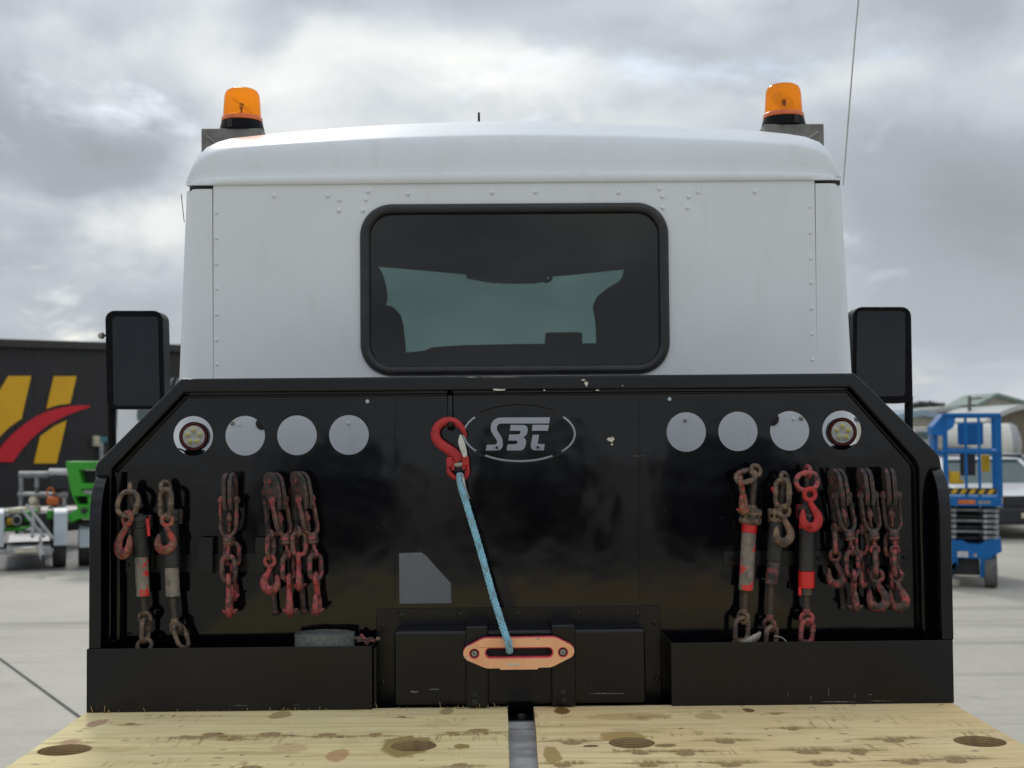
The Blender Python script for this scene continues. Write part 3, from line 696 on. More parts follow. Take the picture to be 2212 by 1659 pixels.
# tool bins
def bin_(x0, x1, yt0, yt1, label, far):
    z1 = U(x0, yt0, YB).z; A, B = U(x0, yt0, YB).x, U(x1, yt1, YB).x
    t_ = .004; z0 = ZD+.001; yb = YP-.001
    mb = MB()
    mb.box(A, B, YB, YB+t_, z0, z1); mb.box(A, A+t_, YB+t_, yb, z0, z1); mb.box(B-t_, B, YB+t_, yb, z0, z1); mb.box(A+t_, B-t_, YB+t_, yb, z0, z0+t_)
    return obj('tool_bin', mb, 'black_satin', truck, bev=.0012, seg=2), z1, A, B
binL, zbL, _, xbL = bin_(187, 803.5, 1402, 1395, '', 0)
binR, zbR, xbR, _ = bin_(1449.5, 2058.5, 1389, 1386, '', 0)
br = MB(); c = U(812, 1440, YB+.05); br.box(c.x-.004, c.x+.004, YB+.02, YP, ZD, zbL-.01); obj('bin_bracket', br, 'black_satin', truck, bev=.001)
for par, xs in ((binL, ((240, 1384), (222, 1390))), (binR, ((2030, 1380),))):
    for x_, y_ in xs[:1]:
        c = U(x_, y_, YB+.06); g = MB(); g.bar(c+Vector((-.02, 0, -.004)), c+Vector((.02, -.01, .002)), .03, .004); obj('weld_tab', g, 'black_frame', par, bev=.001)
for (px, py, w, h) in ((520, 1524, 30, 2), (640, 1523, 22, 1.5), (700, 1500, 2, 2), (950, 1462, 2, 2)): chip(px, py, w, h, YB-.0006, par=binL, mat='scuff')
for (px, py, w, h) in ((1820, 1516, 90, 2.5), (1702, 1500, 2, 14), (1752, 1508, 2, 14), (1790, 1495, 2, 16), (1846, 1502, 1.5, 20), (1900, 1514, 60, 2), (1880, 1500, 14, 1.5)): chip(px, py, w, h, YB-.0006, par=binR, mat='scuff')

# winch cover
wp = MB(); plate(wp, [xz([(813, 1316), (1427, 1309), (1430, 1527), (811, 1530)], YP-.008)], YP-.008, YP); wplate = obj('winch_plate', wp, 'black_satin', truck, bev=.0025)
for bx, by in ((865, 1327.6), (992.7, 1325.5), (1121.4, 1324.6), (1251.3, 1323.4), (1377.3, 1324.6), (826.5, 1349.5), (1413.9, 1343.5), (827.4, 1474), (1417.5, 1465)): hexbolt(bx, by, YP-.008, .0085, wplate)
def UB(mb, x0, x1, yt, Yf, Yr, zb_): 
    a, b = U(x0, yt, Yf), U(x1, yt, Yf); mb.box(a.x, b.x, Yf, Yr, zb_, a.z)
wc = MB(); UB(wc, 851, 1394, 1363, 3.765, YP-.006, ZD+.008)
# opening for the winch rope is left in the front of the cover: front is built as a frame
wcover = obj('winch_cover', wc, 'black_satin', truck, bev=.012, seg=4)
for x0, x1, y0 in ((1005, 1055, 1352), (1190, 1243, 1349)):
    rb = MB(); UB(rb, x0, x1, y0, 3.752, YP-.004, ZD+.004); obj('cover_rib', rb, 'black_satin', wcover, bev=.008, seg=3)
for x_, y_ in ((1026.3, 1497), (1026.3, 1516), (1217.4, 1493.5), (1218, 1512.4)):
    c = U(x_, y_, 3.75); b = MB(); b.lathe([(.0075, .004), (.0075, -.004), (.0065, -.005), (.004, -.005), (.004, -.001)], 14, c, (0, 1, 0)); obj('socket_screw', b, 'darksteel', wcover)
for (px, py, w, h) in ((895, 1494, 22, 5), (940, 1489, 28, 3), (1316, 1498, 100, 2.4), (1160, 1504, 2, 3), (860, 1422, 2, 2), (1278, 1478, 2, 4)): chip(px, py, w, h, 3.765-.0007, par=wcover, mat='scuff')
# dark sheet in place of the shaded rope drum behind the fairlead slot
sl0, sl1 = U(1048, 1398, 3.745), U(1195, 1424, 3.745)
dk = MB(); dk.box(sl0.x-.01, sl1.x+.01, 3.7475, 3.7505, sl1.z-.012, sl0.z+.012); obj('slot_dark_sheet', dk, 'seam', wcover, smooth=False)
def FL(pts): return xz([(801.9+.3*a, 1294+.3*b) for a, b in pts], 3.715)
fo_ = [(820, 285), (1310, 278), (1345, 287), (1438, 333), (1456, 352), (1463, 378), (1455, 405), (1440, 420), (1318, 482), (1290, 492), (1205, 495), (1197, 507), (932, 510), (922, 499), (840, 501), (810, 493), (690, 442), (669, 420), (662, 396), (668, 368), (684, 350), (790, 295)]
x0s, z0s = FL([(818, 431)])[0]; x1s, z1s = FL([(1312, 345)])[0]
slot = rrect(x0s, x1s, z0s, z1s, (z1s-z0s)/2-.0005, 10)
h1, h2 = FL([(742, 395)])[0], FL([(1381, 385)])[0]
fm = MB(); plate(fm, [FL(fo_), slot, circ(*h1, .0148, 24), circ(*h2, .0148, 24)], 3.715, 3.729)
fairlead = obj('fairlead', fm, 'fairlead', truck, bev=.0016, seg=2)
cxf, czf = (h1[0]+h2[0])/2, (h1[1]+h2[1])/2
big = [(cxf+(x-cxf)*1.004, czf+(z-czf)*1.018+.0006) for x, z in FL(fo_)]
slot2 = rrect(x0s+.0035, x1s-.0035, z0s+.0035, z1s-.0035, (z1s-z0s)/2-.0045, 10)
fp = MB(); plate(fp, [big, slot2, circ(*h1, .012, 20), circ(*h2, .012, 20)], 3.721, 3.742); obj('fairlead_edge', fp, 'fairlead_pink', fairlead, bev=.002)
for h in (h1, h2):
    b = MB(); b.lathe([(.0085, .02), (.0085, -.002), (.0078, -.003), (.0046, -.003), (.0046, .002)], 16, (h[0], 3.722, h[1]), (0, 1, 0)); obj('socket_screw', b, 'galv', fairlead)
    b = MB(); b.lathe([(.0142, .003), (.0142, .0), (.009, .0)], 18, (h[0], 3.726, h[1]), (0, 1, 0)); obj('hole_shade_ring', b, 'seam', fairlead)  # dark ring paints the shade inside the screw hole
for (a, b_, w, h) in ((1195, 288, 60, 8), (705, 345, 26, 14), (690, 420, 40, 16), (1030, 470, 120, 20)):
    chip(801.9+.3*a, 1294+.3*b_, .3*w, .3*h, 3.7144, par=fairlead)
# ------------------------------------------------------------------ the cab
zlow = ZD-.1
win = rrect(*(lambda a, b: (a.x, b.x, b.z, a.z))(U(782, 446, YC), U(1443, 803, YC)), .082, 10)
cp = MB(); o4 = xz([(460, 399), (1760, 389), (1764, 820), (462, 832)], YC)
o4 = o4[:2]+[(o4[2][0], zlow), (o4[3][0], zlow)]
plate(cp, [o4, win], YC, YC+.02)
rear = obj('cab_rear_panel', cp, 'white', truck, bev=.003, seg=2)
riv = None
def dome(px, py, r):
    global riv
    c = U(px, py, YC)
    if riv is None:
        b = MB(); b.lathe([(.0072, .0005), (.0072, -.0018), (.0058, -.0046), (.003, -.0062), (.0008, -.0066)], 14, c, (0, 1, 0)); riv = obj('rivet', b, 'white', rear); riv['_c'] = tuple(c)
        del riv['_c']; dome.c0 = c; return
    d = dupe(riv, rear, c-dome.c0); 
for x_, y_ in ((592, 423), (708, 423), (733, 432), (732, 455), (795, 414), (790, 431), (784, 455), (881, 419), (1063, 416), (1156, 415), (1336, 416), (1424, 408), (1431, 425), (1432, 449), (1508, 415), (1488, 425), (1485, 449), (1631, 414)): dome(x_, y_, 5)
sm0 = None
for x_, y_ in ((468, 460), (468, 514), (468, 570), (468, 624), (468.5, 679), (468.5, 734), (469, 787), (1750.5, 447), (1751, 503), (1751.5, 558), (1752, 611), (1753, 666), (1754, 722), (1755, 777)):
    c = U(x_, y_, YC)
    if sm0 is None:
        b = MB(); b.lathe([(.0052, .0005), (.0052, -.0016), (.0040, -.0038), (.0015, -.0048)], 12, c, (0, 1, 0)); sm0 = obj('rivet', b, 'white', rear); c0 = c
    else: dupe(sm0, rear, c-c0)
# small fittings and dark openings low on the cab wall, seen through the holes
def disc(px, py, r, mat, name, th=.004):
    c = U(px, py, YC); b = MB(); b.lathe([(r, .001), (r, -th*.6), (r*.7, -th)], 18, c, (0, 1, 0)); obj(name, b, mat, rear)
disc(566, 915, .020, 'seam', 'dark_hole_disc'); disc(502, 914, .007, 'galv', 'bolt'); disc(517, 918, .004, 'white', 'rivet'); disc(1668, 905, .022, 'seam', 'dark_hole_disc')  # the two dark discs paint the shade of openings in the wall
disc(1731, 903, .008, 'galv', 'bolt'); disc(1714, 905, .005, 'white', 'rivet'); disc(1480, 908, .006, 'galv', 'bolt'); disc(753, 914, .005, 'white', 'rivet')
for a, b in ((937, 742), (1380, 738)): disc(884.8+.2*a+1, 818.4+.2*b, .0042, 'seam', 'bolt')
# corner posts and side walls
YW = YC+1.72
for sx, sa, sb, oa, ob_ in ((-1, (458.2, 408), (460.3, 832), (402.5, 408), (386, 832)), (1, (1761.6, 396), (1765.5, 820), (1817, 396), (1841, 820))):
    rows = []
    for k in range(9):
        f_ = k/8
        s0, s1, q0, q1 = U(*sa, YC), U(*sb, YC), U(*oa, YC+.05), U(*ob_, YC+.05)
        s_ = s0.lerp(s1, f_*1.85 if f_ > 0 else 0); q_ = q0.lerp(q1, f_*1.85)
        z = s_.z; xo, xs = q_.x, s_.x; r_ = .062
        ring = [(xs, YC+.010), (xs, YC+.001)]
        xa = xo-sx*r_
        for i in range(9):
            a = math.pi/2*i/8; ring.append((xa+sx*r_*math.sin(a), YC+.001+r_*(1-math.cos(a))))
        ring += [(xo, YC+.45), (xo-sx*.004, YW), (xo-sx*.02, YW), (xo-sx*.02, YC+.09), (xs, YC+.03)]
        rows.append([(x, y, z) for x, y in ring])
    n = len(rows[0]); mb = MB(); mb.add([v for r_ in rows for v in r_], [(i*n+j, i*n+(j+1) % n, (i+1)*n+(j+1) % n, (i+1)*n+j) for i in range(8) for j in range(n)]+[tuple(range(n)), tuple(range(8*n, 9*n))])
    side = obj('cab_side', mb, 'white', truck, ang=50)
    # door glass set in the side
    q0 = U(oa[0], 520, YC+.05); zt_, zb_ = q0.z-.02, U(ob_[0], 800, YC).z; xo = q0.x
    dg = MB(); xA = rows[2][8][0]; xB = rows[4][8][0]
    pl_ = [(YC+.62, zt_), (YW-.1, zt_), (YW-.05, zb_), (YC+.62, zb_)]
    xat = lambda z: U(*oa, YC+.05).x+(U(*ob_, YC+.05).x-U(*oa, YC+.05).x)*(U(*oa, YC+.05).z-z)/(U(*oa, YC+.05).z-U(*ob_, YC+.05).z)
    dg.prism([pl_], lambda a, b: (xat(b)+sx*.002, a, b), lambda a, b: (xat(b)-sx*.004, a, b)); obj('door_glass', dg, 'carglass', side, bev=.001)
    # black gap under the roof cap
    g = MB(); x0_, x1_ = U(oa[0], 404, YC).x, U(sa[0], 404, YC).x; zg = U((oa[0]+sa[0])/2, sa[1]-4.5, YC).z
    g.box(min(x0_, x1_)+.008, max(x0_, x1_)+(.02 if sx < 0 else 0), YC+.012, YC+.3, zg-.010, zg+.004); obj('roof_gasket', g, 'seam', truck, smooth=False)
# roof cap
SIL = [(402.5, 399), (404, 388), (408, 376), (416, 357), (428, 337), (446, 319), (470, 307), (500, 299), (575, 290.5), (640, 284), (700, 279), (780, 273), (850, 269), (925, 266), (1000, 263.5), (1050, 262.3), (1100, 262), (1170, 262.3), (1250, 264), (1330, 266.5), (1400, 269), (1480, 273), (1550, 276.5), (1640, 283), (1700, 289), (1740, 295.5), (1770, 307), (1788, 323), (1801, 345), (1810, 368), (1815, 381), (1816.5, 389)]
ROW = [(0, .012), (0, -.004), (.02, -.008), (.13, -.008), (.17, -.003), (.20, .0), (.34, .003), (.5, .008), (.65, .016), (.745, .026), (.775, .034), (.80, .055), (.84, .11), (.90, .22), (.96, .38), (1, .58)]
vs_ = []; nr = len(ROW)+2
for sx_, sy_ in SIL:
    by = 401-(sx_-403)*.00835
    e_ = min(sx_-402.5, 1816.5-sx_)*YC/F; tt = max(0, 1-e_/.075); dy = .06*(1-math.sqrt(max(0, 1-tt*tt)))
    if sy_ > by: sy_ = by
    for g_, yo in ROW:
        k_ = min(1, e_/.45); vs_.append(U(sx_, by+(sy_-by)*g_, YC+(yo*k_ if yo > 0 else yo)+dy))
    top = Vector(vs_[-1]); vs_.append(Vector((top.x, YC+1.4, top.z-.005))); vs_.append(Vector((top.x, YC+1.74, top.z-.06)))
mb = MB(); k = len(SIL)
mb.add(vs_, [(i*nr+j, (i+1)*nr+j, (i+1)*nr+j+1, i*nr+j+1) for i in range(k-1) for j in range(nr-1)])
roof = obj('cab_roof', mb, 'white', truck, ang=62, fix=False)
sol = roof.modifiers.new('thick', 'SOLIDIFY'); sol.thickness = .012; sol.offset = -1 
# front wall with the windscreen opening, floor, bonnet side
fwl = MB(); zt_ = U(1110, 400, YC).z+.02
xa, xb = U(403, 404, YC+.05).x+.004, U(1816, 396, YC+.05).x-.004
op = xz([(800, 575), (950, 588), (1115, 604), (1240, 594), (1390, 578), (1420, 800), (820, 800)], YW)
plate(fwl, [[(xa, zlow), (xb, zlow), (xb, zt_), (xa, zt_)], op], YW-.04, YW-.002)
obj('windscreen_surround', fwl, 'interior', truck, smooth=False)
ws = MB(); plate(ws, [xz([(780, 560), (1440, 560), (1440, 815), (790, 815)], YW+.01)], YW+.008, YW+.013); obj('windscreen', ws, 'screen', truck, smooth=False)
fl = MB(); fl.box(xa+.03, xb-.03, YC+.03, YW-.05, zlow, zlow+.02); obj('cab_floor', fl, 'interior', truck, smooth=False)
zh = U(1110, 400, YC).z-.03
hl = MB(); hl.box(xa+.03, xb-.03, YC+.03, YW-.05, zh-.02, zh); obj('headlining', hl, 'interior', truck, smooth=False)
for sx in (-1, 1):
    li = MB(); x = (xa+.045) if sx < 0 else (xb-.045); li.box(x-.01, x+.01, YC+.03, YW-.05, zlow+.03, zh-.03); obj('door_lining', li, 'interior', truck, smooth=False)
# inside: dashboard, dash unit, console, sun-visor loop, seats
Yd = YW-.28
db = MB(); d_ = xz([(780, 772), (868, 763), (918, 757), (932, 750), (1000, 745.5), (1110, 743), (1300, 741), (1460, 741)], Yd)
lw = [(d_[-1][0], zlow+.25), (d_[0][0], zlow+.25)]
plate(db, [d_+lw], Yd, YW-.05); obj('dashboard', db, 'interior', truck, bev=.008)
du = MB(); a, b = U(1178, 718, Yd+.03), U(1258, 745, Yd+.03); du.prism([rrect(a.x, b.x, b.z-.03, a.z, .012)], lambda u, v: (u, Yd+.03, v), lambda u, v: (u, Yd+.09, v)); obj('dash_display', du, 'interior', truck, bev=.004)
oc = MB(); plate(oc, [xz([(1000, 440), (1180, 440), (1184, 598), (1160, 603), (1112, 604), (1060, 602), (1006, 592)], YW-.25)], YW-.25, YW-.08); obj('overhead_console', oc, 'interior2', truck, bev=.01)
lp = MB(); lp.torus(U(1180, 598, YW-.3), (0, 1, 0), .020, .008, 20, 8); obj('grab_loop', lp, 'interior', truck)
Ys = 4.62
def seat(outline, head, flip):
    s = MB(); plate(s, [xz(outline, Ys)], Ys, Ys+.13); st = obj('seat', s, 'interior', truck, bev=.03, seg=4)
    h = MB(); plate(h, [xz(head, Ys+.01)], Ys+.01, Ys+.11); obj('headrest', h, 'interior', st, bev=.025, seg=4)
seat([(700, 662), (832, 658), (848, 662), (860, 674), (866, 695), (871, 740), (876, 830), (700, 830)], [(720, 572), (815, 572), (822, 585), (830, 612), (833, 640), (829, 655), (815, 662), (720, 662)], 1)
seat([(1291, 690), (1284, 650), (1300, 634), (1318, 624), (1530, 640), (1530, 840), (1302, 840), (1294, 745)], [(1356, 560), (1480, 560), (1490, 640), (1300, 645), (1290, 652), (1290, 640), (1312, 622), (1340, 606), (1350, 590)], -1)
# rear window: rubber seal and tinted pane
a, b = U(777.5, 442, YC), U(1447.5, 808, YC); r_ = .10
se = MB(); path = [Vector((x, YC-.004, z)) for x, z in rrect(a.x+.0165, b.x-.0165, b.z+.0165, a.z-.0165, r_-.012, 12)]
se.tube(path, .0165, 12, True, rb=.013, nrm=(0, 1, 0)); rubber = obj('window_seal', se, 'rubber', truck)
gp = MB(); gp.prism([rrect(a.x+.012, b.x-.012, b.z+.012, a.z-.012, r_-.012, 10)], lambda u, v: (u, YC+.004, v), lambda u, v: (u, YC+.008, v)); obj('rear_glass', gp, 'glass', truck, smooth=False)

# mirrors
def mirror(loop, gloop, stalk, armz, side):
    Ym = 5.0
    h = MB(); plate(h, [xz(loop, Ym)], Ym, Ym+.10); ho = obj('side_mirror', h, 'plastic', truck, bev=.018, seg=4)
    g = MB(); plate(g, [xz(gloop, Ym-.001)], Ym-.004, Ym+.01); obj('mirror_glass', g, 'mirror', ho, bev=.003)
    s = MB(); s.tube([U(*stalk[0], Ym+.05), U(*stalk[1], Ym+.05)], .0165, 12); obj('mirror_stalk', s, 'plastic', ho)
    for ay in armz:
        c = U(*ay[0], Ym+.05); e_ = Vector((c.x-side*.52, Ym-.02, c.z-.01)); ar = MB(); ar.tube([c, e_], .012, 10); obj('mirror_arm', ar, 'plastic', ho)
def rq(x0, x1, y0, y1, r, sh=(0, 0, 0, 0)):
    """rounded quad in picture units; sh shifts the x of top-left, top-right, bottom-right, bottom-left"""
    out = []
    base = rrect(x0, x1, y0, y1, r, 6)
    for x, y in base:
        v = (y-y0)/(y1-y0); u = (x-x0)/(x1-x0)
        out.append((x+(sh[0]*(1-u)+sh[1]*u)*(1-v)+(sh[3]*(1-u)+sh[2]*u)*v, y))
    return out
mirror(rq(227, 351, 671, 884, 20, (0, 0, 5, 4)), rq(243, 342, 684, 877, 9, (0, 0, 4, 3)), ((240, 870), (243, 1010)), (((243, 985),),), -1)
mirror(rq(1843, 1968, 663, 871, 20, (0, 0, 4, -2)), rq(1851, 1955, 672, 856, 9, (0, 0, 0, -2)), ((1963, 856), (1963, 1000)), (((1963, 985),),), 1)
kb = MB(); kb.lathe([(.001, -.02), (.012, -.012), (.014, 0), (.001, .012)], 12, U(222, 725, 5.05), (1, 0, 0)); obj('mirror_knob', kb, 'galv', truck)

# beacons
def beacon(cx, yt, yl, yr, yb_, tilt, bx0, bx1, by1, refl, flip):
    Yb = 4.74; s = Yb/F
    c = U(cx, yl, Yb); mb = MB()
    H = (yl-yt)*s; r1, r2 = 40.5*s, 37.5*s
    prof = [(r1, 0), (r1*.995, H*.1), (r2+.001, H*.68), (r2*.97, H*.80), (r2*.88, H*.895), (r2*.70, H*.955), (r2*.45, H*.985), (.002, H)]
    mb.lathe(prof+[], 36, c, (0, 0, 1), cap=False)
    lo = obj('beacon', mb, 'lens', truck)
    ri = MB(); d = (yr-yl)*s; ri.lathe([(r1*.98, .002), (r1*1.04, 0), (r1*1.09, -d*.3), (r1*1.09, -d*.9), (r1*1.02, -d)], 36, c, (0, 0, 1)); obj('lens_ring', ri, 'amber_ring', lo)
    bs_ = MB(); e_ = (yb_-yl)*s; bs_.lathe([(r1*1.03, -d), (r1*1.09, -d*1.05), (r1*1.12, -d*1.5), (r1*1.2, -e_*.95), (r1*1.2, -e_)], 36, c, (0, 0, 1)); obj('beacon_base', bs_, 'plastic', lo)
    nt_ = MB(); nt_.box(c.x-.009+flip*.03, c.x+.009+flip*.03, Yb-r1*1.17, Yb-r1*.9, c.z-e_*.95, c.z-d*1.2); obj('base_latch', nt_, 'seam', lo, bev=.001)
    # reflector: a slanting half mirror, bulb on a stem
    rf = MB(); ax = Vector((refl[0], refl[1], refl[2])).normalized(); pc = c+Vector((0, .0, H*.42)); rf.lathe([(.047, -.0006), (.047, .0006)], 32, pc, ax)
    rf.v = [v for v in rf.v]; obj('reflector', rf, 'ledface', lo, smooth=False)
    bu = MB(); bu.lathe([(.003, 0), (.003, H*.26), (.007, H*.28), (.008, H*.42), (.004, H*.47), (.0008, H*.48)], 12, c+Vector((0, -.012, 0)), (0, 0, 1)); obj('bulb', bu, 'darksteel', lo)
    bk = MB(); p0, p1 = U(bx0, yb_, Yb), U(bx1, by1, Yb); bk.box(p0.x, p1.x, Yb-.07, Yb+.07, p1.z-.05, p0.z)
    bo_ = obj('beacon_bracket', bk, 'bracket', lo, bev=.004)
    gu = MB(); xe = bx0+10 if flip < 0 else bx1-10
    gu.bar(U(xe-8*flip*-1, yb_+6, Yb-.072), U(xe+(24 if flip < 0 else -24), by1-4, Yb-.072), .004, .003, (0, 1, 0)); obj('bracket_fold', gu, 'galv', lo, smooth=False)
beacon(523, 190.5, 254, 265, 287, 0, 444, 573, 322, (.62, -.2, .75), -.03/.03*1)
beacon(1692.5, 180.5, 246, 257, 277.5, 0, 1643, 1770, 309, (.35, -.75, .5), 1)
an = MB(); an.tube([U(1034.5, 262, 5.15)-Vector((0, 0, .04)), U(1034.5, 243, 5.15)], [.0055, .0045], 10); obj('stub_antenna', an, 'plastic', truck)
wa_ = [U(1821.5, 400, 5.1), U(1836, 215, 5.1), U(1848, 70, 5.1), U(1856, -20, 5.1), U(1862, -150, 5.1)]
an = MB(); an.tube(smoothpath(wa_, 5), lerp_list([.0022, .0030, .0028, .0024, .002], 5), 8); obj('whip_antenna', an, 'galv', truck)
an = MB(); an.tube([U(398, 480, 4.62), U(391.5, 420, 4.62)], .0014, 6); obj('wire_aerial', an, 'plastic', truck)

# work lights on brackets behind the outer holes
def worklight(cx, cy):
    Yl = 4.02; s = Yl/F; c = U(cx, cy, Yl)
    b = MB(); b.lathe([(30.5*s, .0), (30.5*s, .035), (24*s, .055), (8*s, .06)], 32, c, (0, 1, 0)); lo = obj('work_light', b, 'plastic', truck)
    b = MB(); b.torus(c, (0, 1, 0), 27.5*s, 1.6*s, 40, 8); obj('red_bezel', b, 'redring', lo)
    b = MB(); b.torus(c, (0, 1, 0), 30*s, 1.8*s, 40, 8); obj('rim', b, 'plastic', lo)
    b = MB(); b.lathe([(.0005, -.001), (23.5*s, -.001), (24.5*s, .002)], 32, c, (0, 1, 0)); fa = obj('light_face', b, 'ledface', lo)
    for k in range(5):
        a = math.pi/2+k*2*math.pi/5; e_ = c+Vector((math.cos(a)*13.2*s, -.002, math.sin(a)*13.2*s))
        b = MB(); b.lathe([(7.2*s, .001), (7.2*s, -.001), (5.2*s, -.0012), (4.6*s, .0002), (.0005, .0002)], 20, e_, (0, 1, 0)); obj('lens_cup', b, 'ledface', lo)
        b = MB(); b.lathe([(6.3*s, .0), (5*s, -.0018), (2.5*s, -.003), (.0005, -.0034)], 16, e_, (0, 1, 0)); obj('led', b, 'led', lo)
    b = MB(); d = U(cx, cy+30, Yl); b.box(d.x-.028, d.x+.028, Yl-.004, Yl+.03, d.z-.06, d.z+.002); obj('light_bracket', b, 'plastic', lo, bev=.003)
    for k in range(5): 
        b = MB(); b.box(d.x-.026+k*.0115, d.x-.021+k*.0115, Yl-.007, Yl-.003, d.z-.012, d.z); obj('cooling_fin', b, 'plastic', lo, smooth=False)
    b = MB(); d = U(cx, cy+52, Yl); b.box(d.x-.09, d.x+.09, YP+.008, Yl+.04, d.z-.012, d.z-.004); obj('light_shelf', b, 'black_satin', lo, smooth=False)
    sd_ = -1 if cx < 1000 else 1
    b = MB(); b.tube(smoothpath([d+Vector((sd_*.02, .02, .02)), d+Vector((sd_*.045, .015, .035)), d+Vector((sd_*.06, .01, .03)), d+Vector((sd_*.08, .01, -.01))], 5), .003, 6); obj('light_cable', b, 'plastic', lo)
worklight(418.6, 943); worklight(1819.6, 933.5)
# ------------------------------------------------------------------ chain gear hung on the headboard
SQ = 3.82/F                                   # metres per picture unit at that depth
VX, VZ, VY = Vector((1, 0, -.0)), Vector((0, 0, -1)), Vector((0, 1, 0))
def stadium(c, ld, wd, L, W, n=9):
    c, ld, wd = Vector(c), Vector(ld).normalized(), Vector(wd).normalized(); h = L/2-W/2; out = []
    for sgn, a0 in ((1, 0), (-1, math.pi)):
        for i in range(n):
            a = a0+math.pi*i/(n-1); out.append(c+ld*(sgn*h)+wd*(W/2*math.cos(a))+ld*(W/2*math.sin(a)))
    return out
def link_mb(c, ld, wd, L, W, r):
    mb = MB(); ld = Vector(ld).normalized(); wd = Vector(wd).normalized()
    mb.tube(stadium(c, ld, wd, L, W), r, 10, True, nrm=ld.cross(wd)); 
    wl = c+wd*W/2; mb.tube([wl-ld*.006, wl-ld*.003, wl+ld*.003, wl+ld*.006], [r*.9, r*1.16, r*1.16, r*.9], 10)   # the weld bead
    return mb
def hook_mb(eye, dn, lat, L, thick=1., ring=True, eyenrm=None):
    mb = MB(); dn = Vector(dn).normalized(); lat = Vector(lat).normalized(); nr = dn.cross(lat).normalized()
    eye = Vector(eye)
    if ring: mb.torus(eye, eyenrm or nr, L*.155, L*.068, 18, 8)
    P_ = [(0, .15), (.035, .28), (.115, .42), (.195, .56), (.215, .70), (.155, .84), (.03, .905), (-.115, .875), (-.205, .765), (-.225, .64), (-.215, .50), (-.205, .40)]
    ra = [.075, .085, .10, .12, .135, .14, .14, .13, .115, .098, .072, .022]
    rb = [.066, .066, .07, .078, .084, .088, .09, .085, .078, .07, .055, .02]
    k = 3
    pts = smoothpath([eye+lat*(a*L)+dn*(b*L) for a, b in P_], k)
    mb.tube(pts, lerp_list([q*L for q in ra], k), 10, rb=lerp_list([q*L*thick for q in rb], k), nrm=nr)
    c = eye+lat*(-.08*L)+dn*(.88*L)
    mb.tube([c-nr*(.22*L)-dn*(.07*L), c-nr*(.12*L), c, c+nr*(.12*L), c+nr*(.22*L)-dn*(.07*L)], [.012*L, .075*L, .10*L, .075*L, .012*L], 8)
    return mb
def thread_mb(a, b, r, pitch=.0062):
    a, b = Vector(a), Vector(b); d = b-a; n = max(4, int(d.length/pitch)); prof = []
    for i in range(n):
        z = d.length*i/n; prof += [(r, z), (r, z+pitch*.35), (r*.80, z+pitch*.5), (r*.80, z+pitch*.85)]
    mb = MB(); mb.lathe(prof, 12, a, d); return mb
def Q(x, y, dy=0.): return U(x, y, 3.82+dy)
GRP = 'chain binders hanging on the black headboard'

